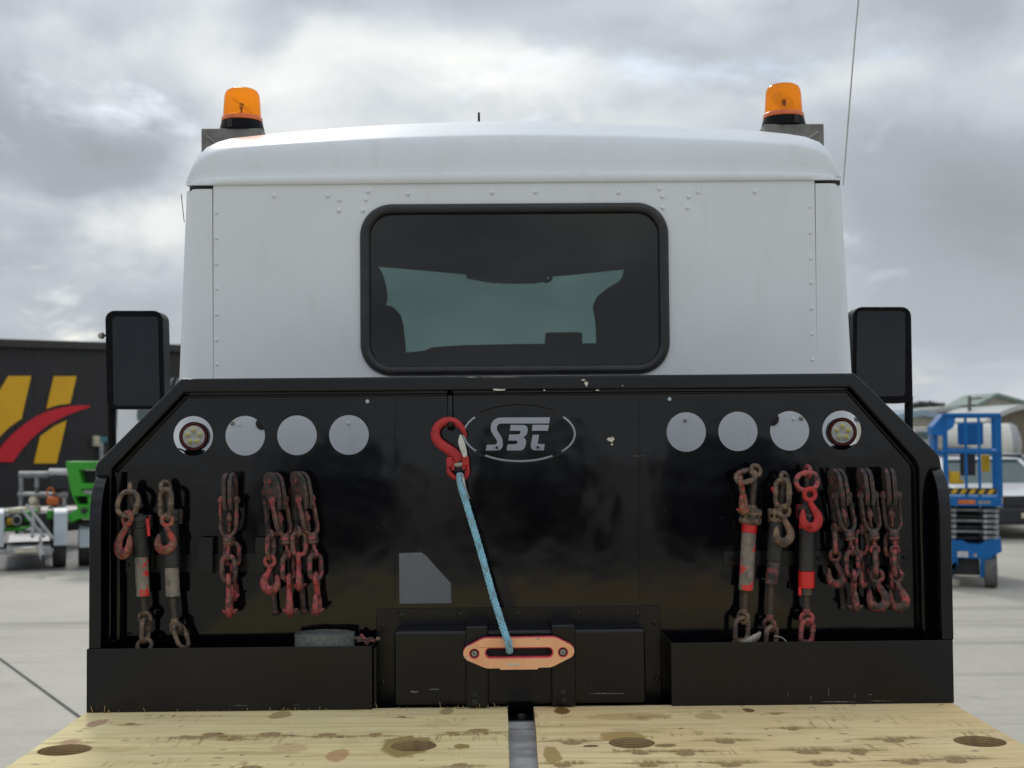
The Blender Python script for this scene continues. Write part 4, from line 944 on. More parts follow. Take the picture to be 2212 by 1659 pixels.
def ratchet(label, ring, ringax, screw, hous, barrel, mats, low, links, hook, bands=(), bars=True, lowlinks=(), hooklow=None):
    top = Q(*ring); root = thing('ratchet_binder', label, 'chain binder', top, GRP)
    mt, mh, mk = mats['ring'], mats['hook'], mats['link']
    mb = MB(); mb.torus(top, ringax, 11.5*SQ, 5.2*SQ, 20, 10); 
    sa, sb = Q(*screw[0]), Q(*screw[1]); eb = obj('eye_bolt', mb, mt, root); tm = thread_mb(sa, sb, 8*SQ); obj('screw_thread', tm, 'thread', eb)
    # gear housing: castellated ring with spanner holes
    ha, hb_ = Q(*hous[0]), Q(*hous[1]); d = (hb_-ha); L = d.length; r = hous[2]*SQ
    mb = MB(); mb.lathe([(r*.45, -L*.22), (r*.62, -.0), (r*.92, .0), (r, L*.12), (r, L*.38), (r*.9, L*.42), (r*.9, L*.62), (r, L*.66), (r, L*.92), (r*.8, L*1.05), (r*.5, L*1.05)], 10, ha, d); 
    gh = obj('gear_housing', mb, mats.get('gear', 'darksteel'), root, ang=25)
    dn = d.normalized(); a_ = dn.orthogonal().normalized(); b_ = dn.cross(a_); mb = MB()
    for i in range(8):
        t = 2*math.pi*i/8+.3; o_ = a_*math.cos(t)+b_*math.sin(t); mb.lathe([(.0052, 0), (.0052, r*.06)], 10, ha+d*.52+o_*r*.88, o_)
    obj('spanner_recess', mb, 'seam', gh)
    mb = MB(); c = (ha+hb_)/2+Vector((hous[3]*SQ, .018, 0)); mb.box(c.x-.014, c.x+.014, c.y-.012, c.y+.012, c.z-.022, c.z+.020); mb.lathe([(.008, 0), (.008, .03)], 10, c+Vector((0, -.02, .012)), (0, 1, 0)); obj('pawl', mb, mats.get('pawl', 'chain_dark'), gh, bev=.003)
    # barrel
    for i, (p, q, r_, mn) in enumerate(barrel):
        a, b = Q(*p), Q(*q); dd = (b-a); mb = MB(); rr_ = r_*SQ
        mb.lathe([(rr_*.9, 0), (rr_, .002), (rr_, dd.length-.002), (rr_*.9, dd.length)], 20, a, dd); obj('barrel', mb, mn, root)
    # handle behind the barrel, dropped into its sleeve
    a, b = Q(hous[1][0]+6, hous[1][1]-10, .036), Q(low[0][0]+9, low[0][1]-10, .036); mb = MB(); mb.tube([a, b], .0085, 10); obj('handle', mb, mats.get('handle', 'darksteel'), root)
    for (x0, y0, x1, y1, mn) in bands:
        a, b = Q(x0, y0, -.012), Q(x1, y1, -.012); mb = MB(); mb.bar(a, b, 7*SQ, .004, (0, 1, 0)); obj('label_strip', mb, mn, root, bev=.001)
    # lower screw with its eye
    a, b = Q(*low[0]), Q(*low[1]); tm = thread_mb(a, b, 8.2*SQ); lo = obj('screw_thread', tm, mats.get('lowthread', 'thread'), root)
    c = Q(*low[2]); mb = MB(); mb.tube([b-(c-b)*.25, b, b.lerp(c, .5)], [6*SQ, 8.5*SQ, 7*SQ], 10); mb.torus(c, low[3], 12*SQ, 5.2*SQ, 20, 10); obj('lower_eye', mb, mats.get('low', 'chain'), lo)
    for (c_, ld, wd, L_, W_, r_, dy) in links+list(lowlinks):
        obj('chain_link', link_mb(Q(*c_, dy), ld, wd, L_*SQ, W_*SQ, r_*SQ), mk, root)
    if hook:
        e_, dn_, la, L_, dy, th = hook; obj('grab_hook', hook_mb(Q(*e_, dy), dn_, la, L_*SQ, th), mh, root)
    return root
rust = dict(ring='chain_rusty', hook='hook_worn', link='chain_rusty', low='chain_rusty', pawl='chain_dark')
# left pair
ratchet('ratchet chain binder at the far left end, rusty oval link, red patch on its barrel', (281, 1056), (.97, .2, 0), ((282, 1066), (296, 1118)), ((300, 1116), (304, 1141), 20, 12),
        [((302, 1140), (306, 1202), 17.5, 'barrel_black'), ((305.5, 1201), (309, 1288), 14.5, 'barrel_patchy')], rust, ((309, 1288), (312, 1322), (313, 1335), (.15, 1, .2)),
        [((276, 1088), (.25, .12, 1), (1, -.1, -.2), 54, 42, 6.0, -.022)], ((275, 1120), (-.13, -.03, -1), (-.75, .6, .05), 84, -.03, 1.15),
        bands=(((318, 1120, 322, 1158, 'label_red')),), lowlinks=[((313, 1362), (.02, 0, 1), (.25, .9, 0), 48, 26, 5.6, -.006), ((312, 1395), (1, 0, .1), (0, .3, 1), 30, 28, 5, -.012)])
ratchet('second ratchet chain binder from the left, red rimmed hook hiding its housing', (357, 1052), (.75, -.55, .2), ((360, 1062), (366, 1110)), ((367, 1104), (369, 1128), 21, 12),
        [((368, 1126), (371, 1225), 17.5, 'barrel_black'), ((371, 1224), (373.5, 1288), 15, 'barrel_grey')], rust, ((373.5, 1288), (377, 1338), (380, 1356), (.35, .8, .1)),
        [((358, 1088), (.03, .1, 1), (.85, -.5, 0), 60, 30, 6.0, -.024)], ((361, 1124), (-.08, 0, -1), (1, .25, 0), 70, -.032, 1.15),
        lowlinks=[((391, 1374), (-.38, .1, 1), (.5, .8, 0), 52, 30, 5, -.006)])
# right three
grey = dict(ring='chain_rusty', hook='hook_worn', link='chain_rusty', low='chain_rusty', gear='chain_rusty', pawl='chain_dark')
ratchet('ratchet chain binder with peeling red and grey barrel, bare screw above its housing', (1632, 1017), (.35, -.9, .2), ((1630, 1030), (1624, 1098)), ((1622.5, 1098), (1619.5, 1131), 25, -10),
        [((1619.5, 1124), (1618, 1150), 16.5, 'label_red'), ((1618, 1149), (1611, 1275), 15.5, 'barrel_patchy')], grey, ((1611, 1275), (1608, 1318), (1606, 1333), (.7, .7, .1)),
        [((1611, 1029), (1, .3, .25), (-.2, .6, .8), 46, 27, 5.8, -.012)], ((1601, 1041), (.08, .0, -1), (.35, .9, 0), 70, -.018, 1.4),
        lowlinks=[((1602, 1360), (.05, 0, 1), (1, .2, 0), 52, 29, 5.6, -.004), ((1604, 1390), (1, 0, 0), (0, 1, .3), 36, 26, 5.5, -.01)])
gdark = dict(ring='chain_rusty', hook='chain_rusty', link='chain_rusty', low='chain', gear='chain_rusty', pawl='chain_rusty')
ratchet('brown rusty ratchet chain binder between the peeling one and the red hooked one', (1694, 1033), (.6, -.7, .2), ((1692, 1045), (1684, 1100)), ((1681, 1100), (1680, 1128), 18, -8),
        [((1679, 1126), (1672, 1212), 17, 'barrel_black'), ((1672, 1211), (1666, 1262), 14.5, 'chain_dark')], gdark, ((1666, 1262), (1663, 1330), (1662, 1350), (.5, .8, .1)),
        [((1690, 1066), (.05, .1, 1), (.85, -.45, 0), 60, 29, 6.0, -.024)], ((1694, 1104), (-.04, 0, -1), (1, .2, 0), 74, -.03, 1.1),
        bands=(((1668, 1052, 1674, 1068, 'label_red')),), lowlinks=[((1666, 1376), (.08, 0, 1), (.9, .5, 0), 46, 28, 5.5, -.006)])
redm = dict(ring='chain_red', hook='hookred', link='chain_red', low='chain_red', gear='chain_dark', pawl='hookred', lowthread='thread')
ratchet('ratchet chain binder with bright red grab hook and glossy red band low on its barrel', (1745, 1019), (.95, .2, 0), ((1744, 1030), (1743, 1098)), ((1742, 1092), (1742, 1118), 19, -8),
        [((1742, 1116), (1742, 1234), 17, 'barrel_black'), ((1742, 1233), (1742, 1270), 17.5, 'label_red'), ((1742, 1268), (1742, 1286), 13, 'thread')], redm, ((1742, 1284), (1742, 1318), (1743, 1336), (.15, 1, .1)),
        [((1743, 1040), (1, 0, .15), (-.1, .15, 1), 47, 37, 6.0, -.02)], ((1749, 1068), (.03, 0, -1), (1, .1, 0), 78, -.03, 1.15),
        bands=(((1728, 1062, 1722, 1054, 'label_red'), (1731, 1110, 1729, 1142, 'label_red'), (1728, 1268, 1728, 1286, 'label_red'))), lowlinks=[((1743, 1364), (.08, 0, 1), (.95, .3, 0), 50, 28, 5.6, -.006), ((1744, 1392), (1, 0, 0), (0, 1, .3), 30, 24, 5, -.01)])

def lever(label, x, y, yaw, lean, matm, link_w, hook_lat, hook2, h2lat, hy=35, link_l=54, handle=True, yaw2=None, curl=0):
    o = Q(x, y); root = thing('lever_binder', label, 'chain binder', o, GRP)
    cy, sy = math.cos(yaw), math.sin(yaw)
    def T(lx, ly, lz): return o + Vector(((lx*cy+ly*sy)+lean*min(lz, 152)+.03*max(0, lz-152), -lx*sy+ly*cy, -lz))*SQ
    def Dv(lx, ly, lz): return Vector((lx*cy+ly*sy, -lx*sy+ly*cy, -lz)).normalized()
    xa, down = Dv(1, 0, 0), (T(0, 0, 10)-T(0, 0, 0)).normalized(); plumb = (T(0, 0, 300)-T(0, 0, 200)).normalized()
    # forked head: two cheek plates
    head = [(24, 78)]+[(24*math.cos(a)-0, 20-22*math.sin(a)) for a in [math.pi*i/10 for i in range(11)]]+[(-22, 56), (-12, 78)]
    hd = None
    for sg in (-1, 1):
        mb = MB(); mb.prism([head], lambda a, b: T(sg*1.8, a, b), lambda a, b: T(sg*11, a, b)); q = obj('head_cheek', mb, matm[0], root, bev=.0025, seg=2); hd = hd or q
    mb = MB(); mb.prism([[(14, 76), (14, 12), (-6, 12), (-6, 76)]], lambda a, b: T(-1.8, a, b), lambda a, b: T(1.8, a, b)); obj('head_web', mb, 'darksteel', root, smooth=False)
    mb = MB(); mb.tube([T(-12.5, 0, 16), T(12.5, 0, 16)], .0075, 14); obj('head_pin', mb, matm[1], root)
    # handle, slanting back into its sleeve
    if handle:
        mb = MB(); pts = [T(0, 14, 20), T(0, hy-4, 46), T(0, hy, 80), T(0, hy, 300)]; mb.tube(smoothpath(pts, 5), lerp_list([.010, .012, .0105, .009], 5), 10, rb=lerp_list([.012, .014, .010, .009], 5))
        mb.lathe([(.0095, 0), (.012, .006), (.009, .014), (.002, .016)], 12, T(0, hy, 298), down); obj('lever_handle', mb, matm[2], root)
    # yoke
    pts = [T(-17, -4, 62), T(-17.5, -4, 88), T(-17, -4, 112), T(-13.5, -4, 125), T(-6, -4, 132), T(6, -4, 132), T(13.5, -4, 125), T(17, -4, 112), T(17.5, -4, 88), T(17, -4, 62)]
    mb = MB(); mb.tube(smoothpath(pts, 4), 4.4*SQ, 10, rb=7*SQ, nrm=Dv(0, 1, 0))
    for sg in (-1, 1): mb.lathe([(6*SQ, -5*SQ), (9.5*SQ, -4*SQ), (9.5*SQ, 4*SQ), (6*SQ, 5*SQ)], 16, T(sg*16.5, -4, 57), xa)
    mb.lathe([(8*SQ, 0), (11*SQ, 5*SQ), (12*SQ, 13*SQ), (10*SQ, 16*SQ)], 16, T(0, -4, 130), down); yk = obj('yoke', mb, matm[1], root)
    mb = MB(); mb.lathe([(12*SQ, 0), (12.6*SQ, 2.5*SQ), (10.5*SQ, 7*SQ), (6*SQ, 8*SQ)], 16, T(0, -4, 145), down); obj('swivel_nut', mb, matm[3], yk)
    for sg in (-1, 1): mb = MB(); mb.lathe([(5.5*SQ, 0), (5.5*SQ, 3*SQ), (3*SQ, 4*SQ)], 10, T(sg*20, -4, 57), xa*sg); obj('pin_head', mb, matm[3], yk)
    # inner knuckle and its bolt
    mb = MB(); mb.lathe([(2.5*SQ, 0), (4*SQ, 8*SQ), (8*SQ, 20*SQ), (8.3*SQ, 26*SQ), (5.5*SQ, 32*SQ), (4*SQ, 34*SQ), (3.6*SQ, 52*SQ)], 14, T(0, 4, 74), down); obj('knuckle', mb, matm[3], root)
    # main swivel eye, link, hook
    mb = MB(); mb.tube([T(0, -4, 150), T(0, -4, 158), T(0, -4, 168)], [5*SQ, 4.5*SQ, 4.5*SQ], 10); mb.torus(T(0, -4, 174), xa if link_w > 30 else Dv(0, 1, 0), 8*SQ, 4.2*SQ, 16, 8); obj('swivel_eye', mb, matm[3], root)
    wd = xa if link_w > 30 else Dv(.5, 1, 0)
    obj('chain_link', link_mb(T(0, -6, 203), plumb, wd, link_l*SQ, 29*SQ, 5.6*SQ), matm[3], root)
    e_ = T(curl, -8, 229); la = Vector(hook_lat)
    obj('grab_hook', hook_mb(e_, plumb, la, 76*SQ, 1.25), matm[4], root)
    # tail chain on the other side
    if hook2:
        hx, hz = hook2
        mb = MB(); mb.tube(smoothpath([T(0, 6, 112), T(-6, 12, 132), T(hx*.8, 14, hz-64)], 4), 4.5*SQ, 8); mb.torus(T(hx*.85, 14, hz-58), Dv(1, 0, 0), 8*SQ, 4.4*SQ, 14, 8); obj('tail_bolt', mb, matm[3], root)
        obj('chain_link', link_mb(T(hx*.95, 14, hz-31), plumb, Vector((.35, 1, 0)) if abs(h2lat[0]) > .5 else Vector((1, .25, 0)), 50*SQ, 28*SQ, 5.4*SQ), matm[3], root)
        obj('grab_hook', hook_mb(T(hx, 16, hz), plumb, Vector(h2lat), 68*SQ, 1.25), matm[4], root)
    return root
mL = ('chain_dark', 'chain', 'chain_dark', 'chain', 'chain_red'); mR = ('chain_dark', 'chain_dark', 'chain_dark', 'chain', 'chain')
lever('upright lever chain binder alone between two ratchet binders and the leaning pair', 497, 1023, R(6), -.02, mL, 44, (0.15, -1, 0), (3, 205), (.1, 1, 0), handle=False)
lever('leaning lever chain binder left of centre, its dark second hook swung out to the left', 588, 1022, R(-44), .19, mL, 44, (.1, -1, 0), (-31, 188), (-1, .1, 0), hy=48)
lever('leaning lever chain binder nearest the tray centre, pale worn metal on its hook', 645, 1020, R(-42), .20, mL, 44, (.05, 1, 0), (-27, 184), (.1, -1, 0), hy=44)
lever('lever chain binder right of the red hooked ratchet, wide link over edge-on hook', 1805, 1014, R(-16), .185, mR, 44, (.1, 1, 0), (-28, 186), (1, -.2, 0), hy=40)
lever('middle lever chain binder of the three by the right post, hook opening left', 1865, 1013, R(-6), .13, mR, 26, (1, -.25, 0), (-23, 190), (.5, 1, 0), hy=40, link_l=54)
lever('lever chain binder closest to the right post, dark steel hook turned three quarters', 1918, 1013, R(3), .07, mR, 26, (.8, -.6, 0), (-4, 196), (.3, 1, 0), hy=40, link_l=54)

# ------------------------------------------------------------------ winch hook and rope
HG = lambda a, b, Y: U(884.8+.2*a, 818.4+.2*b, Y)
Yh = 3.818; hr = thing('winch_hook', 'big red forged tow hook with pale spring latch hung from the top bar', 'tow hook', HG(440, 440, Yh))
hp_ = [(612, 628), (597, 590), (568, 535), (530, 492), (485, 464), (430, 452), (375, 463), (325, 492), (288, 540), (278, 600), (296, 660), (345, 712), (405, 752), (455, 790), (492, 830), (520, 868), (532, 890)]
ra = [9, 22, 32, 38, 40, 43, 45, 46, 48, 52, 54, 55, 56, 60, 66, 74, 72]
k = 3; s_ = .2*Yh/F; mb = MB()
mb.tube(smoothpath([HG(a, b, Yh) for a, b in hp_], k), lerp_list([q*s_ for q in ra], k), 14, rb=lerp_list([min(q, 46)*.95*s_ for q in ra], k), nrm=(0, 1, 0)); obj('hook_body', mb, 'hookred', hr)
for (cx_, cy_, rr_) in ((432, 905, 32), (605, 890, 34)):
    mb = MB(); c = HG(cx_, cy_, Yh); plate(mb, [[(lambda q: (q.x, q.z))(HG(cx_+dx, cy_+dy, Yh)) for dx, dy in ((-rr_, -60), (rr_, -60), (rr_+4, 10), (rr_-8, 48), (-rr_+6, 48), (-rr_-4, 10))]], Yh-.020, Yh+.018); obj('hook_lug', mb, 'hookred', hr, bev=.004, seg=3)
mb = MB(); mb.tube([HG(400, 935, Yh-.002), HG(640, 915, Yh-.002)], .0080, 14); obj('clevis_pin', mb, 'galv', hr)
mb = MB(); plate(mb, [[(lambda q: (q.x, q.z))(HG(a, b, Yh-.024)) for a, b in ((545, 598), (530, 640), (524, 680), (534, 730), (550, 775), (572, 822), (585, 846), (604, 848), (620, 836), (622, 800), (612, 750), (596, 690), (575, 635), (560, 606))]], Yh-.027, Yh-.021)
lt = obj('spring_latch', mb, plain('zinc_latch', (.62, .64, .60), .35, .3, col2=(.5, .52, .48), sc=60), hr, bev=.001)
mb = MB(); mb.lathe([(.0055, 0), (.0055, -.004), (.003, -.005)], 12, HG(595, 828, Yh-.027), (0, 1, 0)); obj('latch_rivet', mb, 'steel', lt)
# coupling half: two arms closing in a U
mb = MB(); k = 4
mb.tube(smoothpath([HG(a, b, Yh-.002) for a, b in ((408, 915), (424, 965), (428, 1005), (458, 1045), (505, 1072), (555, 1082), (598, 1068), (620, 1030), (625, 985), (612, 940), (602, 895))], k), lerp_list([q*s_ for q in (16, 26, 30, 28, 26, 24, 26, 29, 30, 28, 18)], k), 12, rb=.011, nrm=(0, 1, 0)); obj('coupling_half', mb, 'hookred', hr)
for a, b in ((470, 930), (586, 920), (630, 925)):
    mb = MB(); c = HG(a, b, Yh); mb.box(c.x-.0045, c.x+.0045, c.y-.016, c.y+.012, c.z-.016, c.z+.012); obj('coupling_lug', mb, 'hookred', hr, bev=.003)
# synthetic rope: eight strands braided round the line from the coupling to the fairlead
rpts = smoothpath([HG(545, 1030, Yh-.018), HG(552, 1080, Yh-.026), HG(570, 1180, Yh-.03), U(1008, 1090, 3.782), U(1035, 1180, 3.765), U(1066, 1290, 3.735), U(1090, 1365, 3.708), U(1097, 1385, 3.700), U(1099.5, 1396, 3.703), U(1100.5, 1404, 3.722), U(1101, 1406, 3.745)], 14)
rp = thing('winch_rope', 'braided pale blue winch rope running down from the red hook into the fairlead', 'rope', rpts[0])
acc = [0.]
for a, b in zip(rpts, rpts[1:]): acc.append(acc[-1]+(b-a).length)
core = MB(); core.tube(rpts, .0068, 10); obj('rope_core', core, 'rope_dirty', rp)
for sgn in (1, -1):
    for j in range(5):
        pts, rad = [], []
        for i, p in enumerate(rpts):
            d = (rpts[min(i+1, len(rpts)-1)]-rpts[max(i-1, 0)]).normalized(); n1_ = d.cross(Vector((0, 1, 0))).normalized(); n2_ = n1_.cross(d)
            t_ = sgn*acc[i]*2*math.pi/.072+j*2*math.pi/5; w = .0070+.0010*math.cos(acc[i]*2*math.pi*5/.072*2+(0 if sgn > 0 else math.pi))
            pts.append(p+(n1_*math.cos(t_)+n2_*math.sin(t_))*w); rad.append(.0033)
        mb = MB(); mb.tube(smoothpath(pts, 2), .0030, 6); obj('rope_strand', mb, ('rope', 'rope2')[(j+(sgn < 0)) % 2] if j < 4 else 'rope_dirty', rp)
mb = MB(); mb.tube(smoothpath([HG(a, b, Yh-.032) for a, b in ((568, 1030), (580, 1090), (598, 1170), (622, 1245), (655, 1300))], 5), lerp_list([.004, .005, .0045, .004, .0015], 5), 8, rb=.009, nrm=(0, 1, 0)); obj('rope_thimble', mb, 'steel', rp)
mb = MB(); mb.tube(smoothpath([HG(a, b, Yh-.022) for a, b in ((545, 1035), (550, 1090), (565, 1170), (590, 1260), (612, 1330))], 5), lerp_list([.0105, .0125, .0125, .0115, .008], 5), 12); obj('eye_splice', mb, 'rope_dirty', rp)

# ------------------------------------------------------------------ loose things in the bins
c = U(700, 1388, 3.825); zt_ = U(700, 1362, 3.825).z
st = thing('webbing_strap', 'rolled grey green webbing strap lying in the left bin', 'strap', (c.x, c.y, ZD))
sp_ = []; T_ = 0
mb = MB(); n = 9*40; pr = .012
inner = []; 
for i in range(n+1):
    a = 2*math.pi*i/40; r_ = .010+.0083*a/(2*math.pi)+random.uniform(-.0004, .0004); inner.append((r_*math.cos(a)*1.02, r_*math.sin(a)*.62, (random.uniform(-.0008, .0008)+.004*math.sin(a+.6)*(.5+.5*math.sin(i*.02)))+.0006*(i % 40 > 20)))
vs_ = []
zt0 = zt_-.006
for i, (x, y, dz) in enumerate(inner):
    tx = .0022; L_ = math.hypot(x, y) or 1
    for k_, zz_ in ((-1, ZD+.06), (1, ZD+.06), (1, zt0+dz), (-1, zt0+dz)):
        vs_.append((c.x+x+x/L_*tx*k_, c.y+y+y/L_*tx*k_*.8, zz_))
mb.add(vs_, [(i*4+j, i*4+(j+1) % 4, (i+1)*4+(j+1) % 4, (i+1)*4+j) for i in range(len(inner)-1) for j in range(4)])
obj('strap_coil', mb, 'webbing', st, ang=50)
c2 = U(792, 1380, 3.82); rr = thing('strap_ratchet', 'rusty strap ratchet poking from the end of the left bin', 'ratchet', (c2.x, c2.y, ZD+.1))
for (a, b, w) in (((766, 1378), (812, 1384), 7), ((770, 1386), (806, 1378), 6), ((778, 1371), (796, 1392), 9)):
    mb = MB(); mb.bar(U(*a, 3.82), U(*b, 3.81), .006, w*SQ); obj('ratchet_plate', mb, 'chain', rr, bev=.002)
mb = MB(); mb.lathe([(.006, 0), (.006, .012)], 10, U(813, 1380, 3.805), (1, 0, 0)); obj('ratchet_pin', mb, 'chain_rusty', rr)
c3 = U(1630, 1385, 3.79); lh = thing('loose_hook', 'pale bare steel hook tip lying on the rim of the right bin', 'hook', c3)
mb = MB(); mb.tube(smoothpath([U(1606, 1396, 3.80), U(1618, 1387, 3.79), U(1634, 1376, 3.785), U(1643, 1365, 3.783)], 4), lerp_list([.012, .013, .011, .003], 4), 10, rb=.007, nrm=(0, 1, 0)); obj('hook_tip', mb, plain('bare_hook_steel', (.34, .32, .28), .5, .2, col2=(.2, .18, .15), sc=50), lh)
mb = MB(); mb.tube(smoothpath([U(1672, 1374, 3.79), U(1690, 1378, 3.785), U(1702, 1392, 3.78), U(1700, 1400, 3.78)], 5), .0016, 6); w_ = obj('tie_wire', mb, 'galv', None, loc=U(1672, 1374, 3.79)); tag(w_, 'thin bent tie wire sticking out of the right bin', 'wire')
# ------------------------------------------------------------------ yard behind, left: dark shed, trailers, green lift
def Pw(px, py): return U(px, py, 30)
A0 = UG(0, 1106); A0 = U(0, 1100, 29.5); A0.z = 0
B0 = U(385, 1100, 31.8); B0.z = 0
wdir_ = (B0-A0).normalized(); wn_ = Vector((-wdir_.y, wdir_.x, 0))      # wn_ points away from the camera
if wn_.y < 0: wn_ = -wn_
def WS(px, py, off=0.):
    d = fwd + rt*((px-W2/2)/F) - up*((py-H2/2)/F)
    t = (A0-CAM+wn_*off).dot(wn_)/d.dot(wn_); return CAM+d*t
shed = thing('warehouse', 'charcoal ribbed metal warehouse with a yellow and red sign', 'building', A0)
zt_ = WS(0, 748).z; zb_ = WS(0, 1097).z
e0, e1 = -14.0, 16.0                         # along the wall from A0
mb = MB(); n = int((e1-e0)/.19); prof = []
for i in range(n):
    s = e0+i*.19; prof += [(s, 0), (s+.07, 0), (s+.085, -.016), (s+.155, -.016), (s+.17, 0)]
vs_ = []
for s, o in prof:
    p = A0+wdir_*s+wn_*o; vs_ += [(p.x, p.y, zb_), (p.x, p.y, zt_)]
mb.add(vs_, [(2*i, 2*i+2, 2*i+3, 2*i+1) for i in range(len(prof)-1)]); obj('cladding', mb, 'shed_dark', shed, smooth=False)
def wbox(s0, s1, o0, o1, z0, z1, name, mat, par):
    mb = MB(); q = [A0+wdir_*s+wn_*o for s, o in ((s0, o0), (s1, o0), (s1, o1), (s0, o1))]
    mb.add([(p.x, p.y, z) for z in (z0, z1) for p in q], [(0, 1, 2, 3), (4, 5, 6, 7), (0, 1, 5, 4), (1, 2, 6, 5), (2, 3, 7, 6), (3, 0, 4, 7)])
    return obj(name, mb, mat, par, bev=.01, seg=1)
wbox(e0-.1, e1+.1, -.16, .3, zt_-.02, zt_+.16, 'gutter', 'fascia', shed)
wbox(e0, e1, -.05, .2, 0, zb_, 'plinth', 'concrete', shed)
wbox(e0, e1, .05, 12, 0, zt_, 'building_core', 'fascia', shed)
def sign(pts, mat, name, off=-.05):
    mb = MB(); q = [WS(x, y, off) for x, y in pts]; loop = [((p-A0).dot(wdir_), p.z) for p in q]
    f = lambda o: (lambda a, b: A0+wdir_*a+wn_*o+Vector((0, 0, b)))
    mb.prism([loop], f(off), f(off+.03)); return obj(name, mb, mat, shed, smooth=False)
C1 = lambda pts: [(.29995*a, 663.6+.29995*b) for a, b in pts]
sign(C1([(60, 495), (225, 495), (155, 803), (70, 862), (0, 930), (-130, 1090), (-250, 1090), (-120, 800)][0:]), 'yellow', 'sign_stroke')
sign(C1([(388, 497), (552, 497), (505, 693), (420, 705), (335, 730)]), 'yellow', 'sign_stroke')
sign(C1([(290, 930), (390, 858), (480, 815), (408, 1125), (245, 1125)]), 'yellow', 'sign_stroke')
sign(C1([(655, 710), (580, 706), (500, 713), (420, 728), (350, 748), (270, 782), (200, 825), (130, 880), (80, 925), (20, 990), (-60, 1115), (95, 1115), (130, 1062), (170, 1010), (210, 965), (270, 908), (340, 855), (410, 815), (480, 780), (560, 748), (640, 724)]), 'signred', 'sign_swoosh')
for pts in ([(361, 816.5), (363.5, 816), (369.5, 823), (368, 824.5)], [(376, 816), (373.5, 816), (368.2, 823), (369.6, 824.6)], [(368, 823.5), (369.8, 823.5), (369.4, 832), (367.4, 832)]): sign(pts, 'signwhite', 'sign_letter', -.05)
for pts in ([(378.5, 832), (381, 832), (388, 816), (386, 816)],): sign(pts, 'signwhite', 'sign_letter', -.05)
def wthing(x0, x1, y0, y1, mat, name, label, cat, dep=.15):
    a, b = WS(x0, y0), WS(x1, y1); s0, s1 = (a-A0).dot(wdir_), (b-A0).dot(wdir_)
    t = thing(name, label, cat, (a.x, a.y, b.z)); wbox(s0, s1, -.05-dep, -.04, b.z, a.z, 'case', mat, t)
    wbox(s0+.03, s1-.03, -.065-dep, -.05-dep, b.z+.04, a.z-.04, 'cover', mat, t); return t
wthing(198, 211, 942, 964, 'cream', 'meter_box', 'small cream box fixed on the charcoal warehouse wall', 'box')
pb = wthing(212.5, 227, 944, 955, 'teal', 'notice_board', 'small teal board on a post in front of the warehouse', 'sign')
mb = MB(); a, b = WS(219, 955, -.15), WS(222, 1090, -.15); mb.tube([a, (a.x, a.y, 0)], .05, 8); obj('post', mb, 'alu', pb)

def wheel_at(c, r, w, par, mat='tyre', ax=(1, 0, 0), rim='alu', name='wheel'):
    ax = Vector(ax); mb = MB(); mb.lathe([(r*.6, -w/2), (r*.93, -w/2), (r, -w*.36), (r, w*.36), (r*.93, w/2), (r*.6, w/2)], 24, c, ax, cap=False); wq = obj(name, mb, mat, par)
    mb = MB(); mb.lathe([(r*.6, -w*.45), (r*.5, -w*.2), (r*.3, -w*.1), (r*.3, w*.1), (r*.5, w*.2), (r*.6, w*.45)], 16, c, ax, cap=True); obj('rim', mb, rim, wq); return wq
# trailer in front of the shed: measured at its own depth
def trailer(label, Y, xs, fend, deck_y, extras):
    c = U((xs[0]+xs[1])/2, 1200, Y); t = thing('trailer', label, 'trailer', (c.x, Y, 0))
    s = Y/F; zr = lambda y: U((xs[0]+xs[1])/2, y, Y).z
    for (x0, x1, y0, y1, yw) in fend:
        a, b = U(x0, y0, Y), U(x1, y1, Y)
        pr = [(Y, b.z), (Y, a.z-.05), (Y+.08, a.z), (Y+.50, a.z), (Y+.58, a.z-.05), (Y+.58, b.z+.1), (Y+.55, b.z+.1), (Y+.55, a.z-.06), (Y+.49, a.z-.03), (Y+.09, a.z-.03), (Y+.03, a.z-.06), (Y+.03, b.z)]
        mb = MB(); mb.prism([pr], lambda u, v: (a.x, u, v), lambda u, v: (b.x, u, v)); obj('mudguard', mb, 'guardwhite', t, bev=.006)
        wheel_at(Vector(((a.x+b.x)/2-.01, Y+.30, .27)), .27, .17, t)
    z0 = zr(deck_y); xa, xb = U(fend[0][1], 1150, Y).x+.03, U(fend[-1][0], 1150, Y).x-.03
    if xb > xa:
        mb = MB(); mb.box(xa, xb, Y-.1, Y+2.6, z0-.08, z0); obj('deck_frame', mb, 'alu', t, bev=.01)
        mb = MB(); mb.box(xa+.1, xb-.1, Y-.13, Y-.1, z0-.06, z0-.02); obj('light_board', mb, 'cream', t, bev=.005)
        mb = MB(); mb.tube([(xa-.1, Y+.5, .30), (xb+.1, Y+.5, .30)], .04, 8); obj('axle', mb, 'darkgrey', t)
        for q in (.15, .85): mb = MB(); x = xa+(xb-xa)*q; mb.box(x-.05, x+.05, Y+.3, Y+.7, .2, z0-.1); obj('spring_hanger', mb, 'darkgrey', t, bev=.01)
    t.rotation_euler.z = math.atan2(1072-(xs[0]+xs[1])/2, F); t['group'] = 'plant trailers in the yard'
    return t
YT = 17.2
tr = trailer('silver plant trailer with pale mudguards standing before the dark warehouse', YT, (0, 142), [(-62, 12, 1102, 1180, 0), (114, 142, 1102, 1180, 0)], 1182, 0)
sc = YT/F
def tb(name, x0, x1, y0, y1, Ya, dep, mat, par, bev=.006):
    a, b = U(x0, y0, Ya), U(x1, y1, Ya); mb = MB(); mb.box(a.x, b.x, Ya, Ya+dep, b.z, a.z); return obj(name, mb, mat, par, bev=bev)
tb('cross_rail', -40, 112, 1188, 1195, YT-.02, .08, 'alu', tr); 
q0 = U(48, 1190, YT); 
